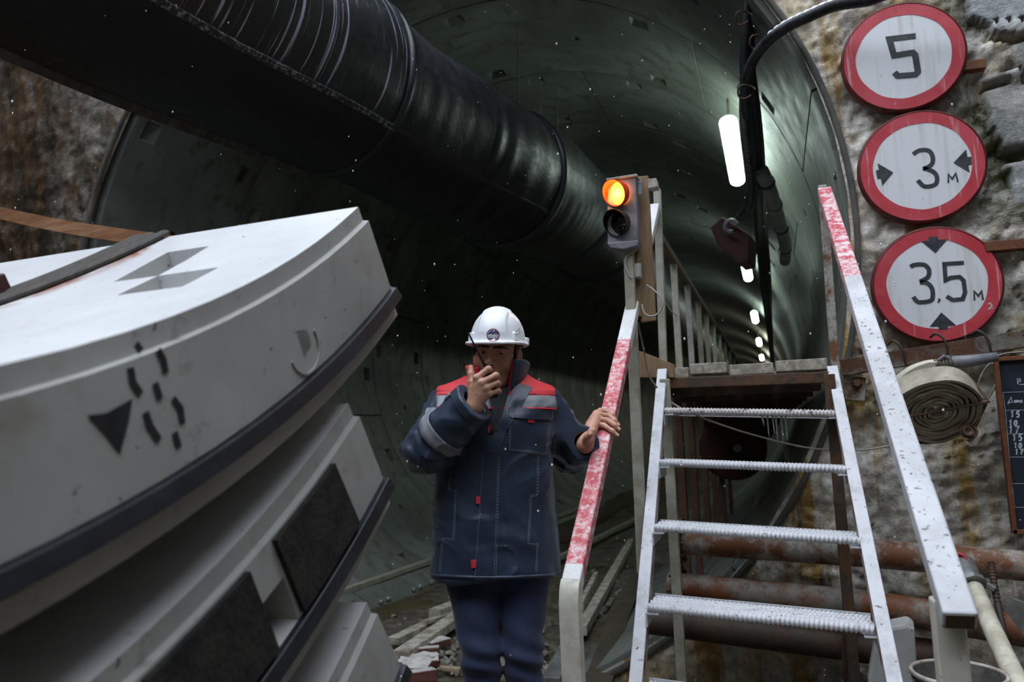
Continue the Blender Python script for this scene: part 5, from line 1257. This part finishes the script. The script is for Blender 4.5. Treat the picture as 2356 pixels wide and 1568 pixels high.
# ------------------------------------------------------------------ helmet
hel = None
def helmet():
    h = .003; lo = np.array([-.135, -.19, -.02]); P = sgrid(lo, (.135, .16, .165), h); ax = np.abs(P[..., 0])
    ridge = .0045*np.clip((.050+.12*np.clip(.09-P[..., 2], 0, 1)-ax)/.004, 0, 1)
    dome = s_ell(P, (0, .004, .016), (.100, .128, .126)); d = np.maximum(dome-ridge*np.clip((P[..., 2]-.02)/.02, 0, 1), -(P[..., 2]-.006))
    inner = s_ell(P, (0, .004, .012), (.094, .121, .120))
    brim = np.maximum(s_ell(P, (0, -.012, .0), (.113, .158, .05)), np.abs(P[..., 2]-.006+.10*np.clip(-P[..., 1]-.08, 0, 1)-.35*np.clip(ax-.095, 0, 1)*0)-.0045)
    d = smin(d, brim, .012)
    for s in (-1, 1):
        d = smin(d, s_box(P, (s*.104, .02, .018), (.008, .018, .014), .003), .004)
        d = smin(d, s_box(P, (s*.078, -.073, .030), (.013, .010, .013), .003, rotm('z', s*.75)), .003)
    d = np.maximum(d, -np.maximum(inner, -(P[..., 2]+.05)))
    return surface_nets(d, lo, h)
v_, q_ = helmet()
HELO = np.array([.004, .0, .034])
HRH = rotm('y', math.radians(3.0))@rotm('z', math.radians(-11))@rotm('x', math.radians(2))
def hel2p(v): return (np.asarray(v)+HELO)@HRH.T+HC
hel = person_part('hard_hat', hel2p(v_), q_, 'helmet_white'); hel['label'] = 'white hard hat with a round company badge'
bvh_h = BVHTree.FromPolygons([tuple(q) for q in hel2p(v_)], [tuple(map(int, f)) for f in q_])
def cast(bvh, px, py):
    d = PM@ray(px, py); r = bvh.ray_cast(Vector(EL), Vector(d).normalized()); return r[0], r[1]
def proj_stroke(bvh, pix, w, name, mat, parent, off=.0012, dens=3, ret=None, thick=.0006):
    mb = MB() if ret is None else ret; out = []
    for (x0, y0), (x1, y1) in zip(pix[:-1], pix[1:]):
        n = max(1, int(math.hypot(x1-x0, y1-y0)/dens))
        for k in range(n+(1 if (x1, y1) == pix[-1] else 0)):
            h_, nn = cast(bvh, x0+(x1-x0)*k/n, y0+(y1-y0)*k/n)
            if h_ is not None: out.append(h_-Vector(PM@CF)*off)
    if len(out) > 1: ribbon(mb, out, w, -Vector(PM@CF), 0, thick)
    if ret is None: return local(mb.build(name, mat, None), parent)
BC = (1134.5, 770.5); BRD = 14.2
def disc(r, off, name, mat, inner=0):
    mb = MB(); n = 28; V = []; Fc = []; K = [0, .5, 1] if not inner else [0, 1]
    for k in K:
        rr = inner+(r-inner)*k if inner else max(.01, r*k)
        for i in range(n):
            a = 2*math.pi*i/n; h_, nn = cast(bvh_h, BC[0]+rr*math.cos(a), BC[1]+rr*math.sin(a)); V.append(h_-Vector(PM@CF)*off)
    for j in range(len(K)-1):
        for i in range(n): Fc.append((j*n+i, j*n+(i+1) % n, (j+1)*n+(i+1) % n, (j+1)*n+i))
    mb.add(V, Fc); return local(mb.build(name, mat, None, True), hel)
disc(BRD, .0006, 'badge', 'badge_white'); disc(BRD+1.0, .0010, 'badge_ring', 'badge_red', BRD-.6); disc(BRD-.9, .0010, 'badge_ring', 'badge_navy', BRD-1.9)
def logo(strokes, w, name, col): 
    mb = MB()
    for s_ in strokes: proj_stroke(bvh_h, [(1000+x/5.227, 690+y/5.227) for x, y in s_], w, '', None, None, .0014, 1.5, mb, .0004)
    return local(mb.build(name, col, None), hel)
logo([[(648, 415), (664, 388), (664, 408), (684, 366), (684, 412)]], .0034, 'badge_letter', 'badge_navy')
logo([[(700, 362), (700, 414), (728, 366), (728, 414)]], .0034, 'badge_letter', 'badge_navy')
logo([[(744, 416), (744, 378), (762, 392), (762, 416)]], .0034, 'badge_letter', 'badge_navy')
logo([[(650, 428+k*0), (650, 442)] if False else [(648+k*21, 430), (656+k*21, 430), (650+k*21, 441), (658+k*21, 441)] for k in range(6)], .0011, 'badge_small_word', 'badge_navy')
logo([[(650, 454), (664, 470)], [(756, 454), (742, 472)]], .0045, 'badge_field', 'badge_navy')
logo([[(672, 478), (672, 450), (690, 480), (690, 450)], [(700, 452), (708, 458), (702, 472), (698, 460)], [(722, 458), (730, 448), (730, 484)]], .0024, 'badge_number', 'badge_navy')
mb = MB()
for k in range(4): proj_stroke(bvh_h, [(1000+(975+k*13)/5.227, 690+(398-k*14)/5.227), (1000+(982+k*13)/5.227, 690+(368-k*10)/5.227)], .0016, '', None, None, .0009, 1.5, mb, .0004)
proj_stroke(bvh_h, [(1187, 771), (1196, 763)], .0012, '', None, None, .0009, 1.5, mb, .0004)
local(mb.build('vent_slots', 'helmet_slot', None), hel)
# ------------------------------------------------------------------ jacket
def lerp_rows(z, rows): 
    a = np.array(rows); a = a[np.argsort(a[:, 0])]; return [np.interp(z, a[:, 0], a[:, k]).astype(np.float32) for k in range(1, a.shape[1])]
JH = .0048
jlo = np.array([lx(905), -.34, lz(1348)]); jhi = (lx(1392), .32, lz(812))
JP = sgrid(jlo, jhi, JH); JX, JY, JZ = JP[..., 0], JP[..., 1], JP[..., 2]
rows = []
for py, xl_, xr_, b_, cy in ((1346, 974, 1282, .162, .03), (1334, 973, 1283, .168, .03), (1300, 975, 1282, .165, .03), (1240, 977, 1281, .162, .03), (1150, 985, 1276, .152, .03), (1080, 992, 1272, .145, .03), (1020, 996, 1276, .145, .03), (960, 992, 1286, .142, .035), (920, 990, 1288, .130, .04), (898, 990, 1286, .115, .045), (886, 1003, 1272, .103, .05), (873, 1025, 1250, .092, .05), (864, 1046, 1234, .085, .05), (856, 1066, 1222, .08, .045), (848, 1084, 1208, .07, .04)):
    rows.append((lz(py), (lx(xl_)+lx(xr_))/2, (lx(xr_)-lx(xl_))/2, b_, cy))
cx_, a_, b_, cy_ = lerp_rows(JZ, rows)
q = (np.abs((JX-cx_)/a_)**2.4+np.abs((JY-cy_)/b_)**2.4)**(1/2.4)
torso = (q-1)*np.minimum(a_, b_)
torso = smax(torso, np.maximum(JZ-lz(848), lz(1336)+.012*np.sin(JX*14+1)-JZ), .012)
def sleeve(S_, E_, Wp, rs, re, rw, k):
    d = smin(s_cone(JP, S_, E_, rs, re), s_cone(JP, E_, Wp, re, rw), .035)
    ax1 = (E_-S_)/np.linalg.norm(E_-S_); ax2 = (Wp-E_)/np.linalg.norm(Wp-E_)
    t1 = (JP-E_.astype(np.float32))@ax1.astype(np.float32); t2 = (JP-E_.astype(np.float32))@ax2.astype(np.float32)
    near = np.exp(-(np.linalg.norm(JP-E_.astype(np.float32), axis=-1)/.16)**2)
    fold = np.sin((t2*95+6*vnoise(JP*9, k)))*.0045*near+np.sin(t1*80+5*vnoise(JP*8, k+3))*.004*near+.005*vnoise(JP*16, k+5)-.008*(1-np.abs(vnoise(JP*np.array([7, 7, 15], np.float32)+1.5*vnoise(JP*6, k+8)[..., None], k+7)))**5
    d = d+fold
    cut = (JP-Wp.astype(np.float32))@ax2.astype(np.float32)
    d = smax(d, cut, .006)
    hol = s_cone(JP, E_+(Wp-E_)*.55, Wp+ax2*.05, rw*.55, rw*.80)
    return smax(d, -hol, .004), t2, np.linalg.norm(Wp-E_)
RCF, LCF = L(1092, 927, -.205), L(1345, 1020, .02)
slR, tR, lenR = sleeve(RS, RE, RCF, .075, .076, .069, 1)
slL, tL, lenL = sleeve(LS, LE, LCF, .077, .078, .062, 2)
PW = JP*np.array([1, 1, .55], np.float32)
wr = -.0055*(1-np.abs(vnoise(JP*np.array([9, 9, 13], np.float32)+1.4*vnoise(JP*5, 44)[..., None], 45)))**6+.0055*vnoise(PW*8, 11)+.004*vnoise(PW*19+3, 12)+.0035*np.sin(JZ*55+JX*18+4*vnoise(JP*5, 14))*np.clip(vnoise(JP*4, 15)+.2, 0, 1)
fade = np.clip((lz(905)-JZ)/.06, .25, 1)
torso = torso+wr*fade
# underarm, front opening
jd = smin(smin(torso, slR, .022), slL, .022)
neck = s_cone(JP, L(1144, 905, .03), L(1142, 800, .03), .070, .088)
jd = smax(jd, -neck, .01)
opening = s_cone(JP, L(1142, 992, -.125), L(1150, 868, -.075), .004, .062); 
jd = smax(jd, -opening, .010)
def jpart(name, d, mat, h=JH, lo=jlo): return sdf_obj(name, d, lo, h, mat, None)
def addj(name, d, mat):
    p, q_ = surface_nets(d, jlo, JH)
    return person_part(name, p, q_, mat)
jk = addj('jacket', jd, 'jacket_navy'); jk['label'] = 'navy padded work jacket with red yoke'
JV = np.empty(len(jk.data.vertices)*3, np.float32); jk.data.vertices.foreach_get('co', JV); JV = JV.reshape(-1, 3)
bvh_j = BVHTree.FromPolygons([tuple(v_) for v_ in JV.tolist()], [tuple(p.vertices) for p in jk.data.polygons])
def addp(name, d, mat):
    p, q_ = surface_nets(d, jlo, JH); o = person_part(name, p, q_, mat); o.parent = jk; return o
def shell(off, depth=.012): return np.maximum(jd-off, -(jd+depth))
arm_l, arm_r = lx(1000, 920), lx(1286, 920)
slope = .06*(JX-lx(1140))
fore = s_cone(JP, RE, RCF, .076, .069)
inside = np.maximum(np.maximum(arm_l+.10*(JZ-lz(920))*-.6-JX, JX-arm_r), .008-fore)
yoke_lo = lz(907)-.0*JX; st_lo = lz(938)
tz = JZ+.035*(JX-lx(1143))
addp('red_yoke', np.maximum.reduce([shell(.003), yoke_lo-tz, inside]), 'jacket_red')
addp('reflective_stripe', np.maximum.reduce([shell(.0034), st_lo-tz, tz-yoke_lo-.002, inside]), 'reflective_grey')
addp('red_piping', np.maximum.reduce([shell(.0055), np.abs(tz-st_lo)-.0042, inside]), 'piping_red')
# reflective bands round the sleeves
addp('sleeve_band', np.maximum.reduce([shell(.0032), np.abs(tR-lenR*.34)-.026, slR-.012, JZ-lz(930)]), 'reflective_grey')
addp('sleeve_band', np.maximum.reduce([shell(.0032), np.abs(tL-lenL*.40)-.014, slL-.012]), 'reflective_grey')
addp('cuff', np.maximum.reduce([shell(.0028), np.abs(tR-lenR+.016)-.020, slR-.012]), 'jacket_navy')
addp('cuff', np.maximum.reduce([shell(.0028), np.abs(tL-lenL+.016)-.020, slL-.012]), 'jacket_navy')
# collar
zc0, zc1 = lz(893), lz(831)
tt_ = np.clip((JZ-zc0)/(zc1-zc0), 0, 1); ccx = lx(1146)+.006*tt_; rx_ = .088+.026*tt_; ry_ = .092+.020*tt_
qc = np.sqrt(((JX-ccx)/rx_)**2+((JY-.015)/ry_)**2); dcol = (qc-1)*rx_
ang_ = np.arctan2(JX-ccx, -(JY-.015))           # 0 = front
gap = np.minimum(ang_+.62, .55-ang_)*.09        # >0 inside front gap
lim = np.maximum(JZ-zc1-.012*np.sin(ang_*2), zc0-.02-JZ)
col = np.maximum(np.maximum(np.abs(dcol)-.0065, lim), gap)
addp('collar', smax(col, -.35-ang_, .004), 'jacket_navy')
addp('collar_red', np.maximum(np.maximum(np.maximum(np.abs(dcol)-.0065, lim), gap), ang_+.35), 'jacket_red')
addp('collar_lining', np.maximum(np.maximum(np.abs(dcol+.011)-.0058, lim+.004), gap), 'jacket_red')
# sweater neck
swd = np.maximum(np.abs(s_cone(JP, L(1144, 935, .02), L(1143, 868, .01), .075, .066))-.006, np.maximum(JZ-lz(872)-.25*(JY), lz(960)-JZ))
swd = np.maximum(s_cone(JP, L(1144, 1000, -.03), L(1143, 874, .015), .09, .067), np.maximum(JZ-lz(878)-.25*(JY-.02), lz(1000)-JZ))
p, q_ = surface_nets(np.maximum(swd, jd*-1+.0 if False else swd), jlo, JH); person_part('sweater', p, q_, 'sweater_dark')
# pocket flap, placket, tabs laid on the jacket front
def patch(name, quad, mat, off=.004, nu=10, nv=8, edge=True, parent=None):
    (ax, ay), (bx, by), (cx2, cy2), (dx, dy) = quad; V = []; vd = -Vector(PM@CF)
    for i in range(nu+1):
        for j in range(nv+1):
            u, v_ = i/nu, j/nv; x = (ax*(1-u)+bx*u)*(1-v_)+(dx*(1-u)+cx2*u)*v_; y = (ay*(1-u)+by*u)*(1-v_)+(dy*(1-u)+cy2*u)*v_
            h_, n_ = cast(bvh_j, x, y)
            if h_ is None: return None
            V.append((h_, n_))
    mb = MB(); m1 = nv+1; T_ = [h_+n_*(off if (0 < i < nu*m1+m1) else off) for i, (h_, n_) in enumerate(V)]; B_ = [h_-n_*.004 for h_, n_ in V]; N = len(V)
    Fc = [(i*m1+j, (i+1)*m1+j, (i+1)*m1+j+1, i*m1+j+1) for i in range(nu) for j in range(nv)]
    rim_ = [i*m1 for i in range(nu+1)]+[nu*m1+j for j in range(1, m1)]+[i*m1+nv for i in range(nu-1, -1, -1)]+[j for j in range(nv-1, 0, -1)]
    Fc += [(rim_[k], rim_[(k+1) % len(rim_)], N+rim_[(k+1) % len(rim_)], N+rim_[k]) for k in range(len(rim_))]
    mb.add(T_+B_, Fc); return local(mb.build(name, mat, None, 'angle'), parent or jk)
patch('pocket', [(1172, 962), (1266, 966), (1256, 1046), (1171, 1034)], 'jacket_navy', .0028, 12, 12)
fl = patch('pocket_flap', [(1170, 939), (1269, 943), (1267, 966), (1174, 962)], 'jacket_navy', .0095, 14, 6)
patch('pocket_tab', [(1213, 961), (1228, 962), (1227, 972), (1213, 971)], 'piping_red', .0072, 3, 3)
patch('placket', [(1116, 1040), (1149, 1040), (1139, 1333), (1093, 1333)], 'jacket_navy', .0045, 6, 40)
patch('placket', [(1143, 985), (1168, 985), (1149, 1040), (1116, 1040)], 'jacket_navy', .0060, 6, 10)
patch('storm_flap', [(1188, 882), (1224, 893), (1170, 985), (1146, 985)], 'jacket_navy', .0062, 8, 24)
patch('zip_pull', [(1124, 980), (1129, 978), (1126, 996), (1122, 996)], 'piping_red', .0075, 2, 3)
patch('shoulder_tab', [(1216, 862), (1228, 860), (1224, 872), (1214, 873)], 'piping_red', .0075, 3, 3)
patch('red_tab', [(1096, 1141), (1105, 1141), (1104, 1159), (1096, 1158)], 'piping_red', .0065, 2, 3)
patch('red_tab', [(1084, 1287), (1095, 1287), (1095, 1305), (1085, 1305)], 'piping_red', .0065, 2, 3)
def stitches(pix, name='stitching', off=.0052, dash=5.0, gapx=2.2, w=.0011):
    mb = MB()
    for (x0, y0), (x1, y1) in zip(pix[:-1], pix[1:]):
        Ln = math.hypot(x1-x0, y1-y0); s_ = 0
        while s_ < Ln:
            e_ = min(s_+dash, Ln); a, n1 = cast(bvh_j, x0+(x1-x0)*s_/Ln, y0+(y1-y0)*s_/Ln); b, n2 = cast(bvh_j, x0+(x1-x0)*e_/Ln, y0+(y1-y0)*e_/Ln)
            if a is not None and b is not None and (a-b).length < .03: mb.bar(a+n1*off, b+n2*off, w, w*.8, n1)
            s_ += dash+gapx
    if mb.v: o = local(mb.build(name, 'stitch_thread', None), jk); o['kind'] = 'stuff'
stitches([(1112, 1050), (1093, 1330)]); stitches([(1146, 1050), (1137, 1332)]); stitches([(1150, 1050), (1141, 1332)])
stitches([(1172, 941), (1172, 958), (1182, 963), (1260, 967), (1266, 960), (1267, 944)], off=.0100, dash=40, gapx=0)
stitches([(1175, 966), (1174, 1032), (1254, 1042), (1262, 970)], off=.0034); stitches([(1172, 966), (1171, 1035), (1257, 1046), (1266, 970)], off=.0034)
stitches([(1035, 1085), (1032, 1127), (1048, 1129), (1042, 1238), (1018, 1236), (1010, 1312)], off=.001); stitches([(1038, 1085), (1035, 1124), (1051, 1127), (1045, 1241), (1021, 1239), (1013, 1314)], off=.001)
stitches([(1239, 1040), (1238, 1136), (1220, 1138), (1214, 1250), (1235, 1252), (1232, 1315)], off=.001); stitches([(1236, 1040), (1235, 1140), (1223, 1141), (1217, 1248), (1238, 1250), (1235, 1315)], off=.001)
# hem roll
hm = []
for px in np.linspace(978, 1279, 60):
    h_, n_ = cast(bvh_j, float(px), 1322+6*math.sin((px-978)/301*math.pi))
    if h_ is not None: hm.append(h_)
mb = MB(); mb.tube(hm, .0065, 8); local(mb.build('hem', 'jacket_navy', None, True), jk)
# ------------------------------------------------------------------ jeans and shoes
def jeans():
    h = .008; lo = np.array([lx(1000), -.22, .05]); P = sgrid(lo, (lx(1290), .26, lz(1300)), h); d = None
    for hp, kn, an, e0, e1 in ((L(1088, 1320, .02), KL, AL, 0, 0), (L(1200, 1320, .02), KR, AR, 0, 0)):
        q = smin(s_cone(P, hp, kn, .098, .066), s_cone(P, kn, an+np.array([0, 0, .02]), .066, .062), .03)
        t_ = P[..., 2]; q = q+np.exp(-((t_-kn[2]+.02)/.13)**2)*.006*np.sin(t_*70+P[..., 0]*30+4*vnoise(P*7, 3))+.004*vnoise(P*11, 7)
        d = q if d is None else smin(d, q, .015)
    d = smin(d, s_ell(P, ((HIPL[0]+HIPR[0])/2, .025, lz(1310)), (.165, .115, .09)), .03)
    d = smax(d, P[..., 2]-lz(1306), .004); return surface_nets(d, lo, h)
v_, q_ = jeans(); person_part('jeans', v_, q_, 'denim')
for an in (AL, AR):
    h = .006; lo = np.array([an[0]-.07, -.24, -.01]); P = sgrid(lo, (an[0]+.07, .14, .16), h)
    d = smin(s_ell(P, (an[0], -.06, .035), (.05, .145, .055)), s_cone(P, (an[0], .045, .03), (an[0], .035, .13), .052, .05), .03); d = smax(d, -(P[..., 2]-.0), .004)
    v_, q_ = surface_nets(d, lo, h); person_part('shoe', v_, q_, 'shoe_black')
# ------------------------------------------------------------------ two-way radio
def l2w(v): return Vector(np.asarray(v)@PM+P0)
rbase = L(1131, 916, -.186); rtop = L(1118, 846, -.196); ax = (rtop-rbase)/np.linalg.norm(rtop-rbase)
rd_ = thing('two_way_radio', 'black handheld radio with a thin whip antenna held to the mouth', 'radio', l2w(rbase))
side = np.cross(ax, np.array([0, 1, 0])); side /= np.linalg.norm(side); fr_ = np.cross(side, ax)
def rbx(name, a, b, w, h_, mat, bev=.003):
    mb = MB(); mb.bar(l2w(a), l2w(b), w, h_, Vector(fr_@PM)); return mb.build(name, mat, rd_, False, bev)
rbx('body', rbase, rtop, .046, .030, 'radio_black', .005)
rbx('battery', rbase+fr_*.016+ax*.006, rtop+fr_*.016-ax*.02, .042, .008, 'radio_black')
mb = MB(); mb.tube([l2w(rtop-side*.013), l2w(rtop-side*.013+ax*.012)], .006, 12); mb.build('knob', 'radio_black', rd_, True)
tipA = L(1079, 768, -.235); rootA = L(1116, 842, -.205)
mb = MB(); q = [rootA+(tipA-rootA)*k/8 for k in range(9)]; mb.tube([l2w(v) for v in q], [.0055, .0050, .0042, .0036, .0032, .0030, .0028, .0028, .0034], 10); mb.build('antenna', 'radio_black', rd_, True)
mb = MB(); mb.tube([l2w(tipA), l2w(tipA+(tipA-rootA)*.03)], .0042, 10); mb.build('antenna_cap', 'radio_black', rd_, True)
simple('gold_contact', '#8c7a40', rough=.35, metal=.6, bump=0)
for k in (-1, 1):
    mb = MB(); mb.box(l2w(rbase-fr_*.017+ax*.008+side*.006*k), (.004, .004, .004)); mb.build('contact', 'gold_contact', rd_)
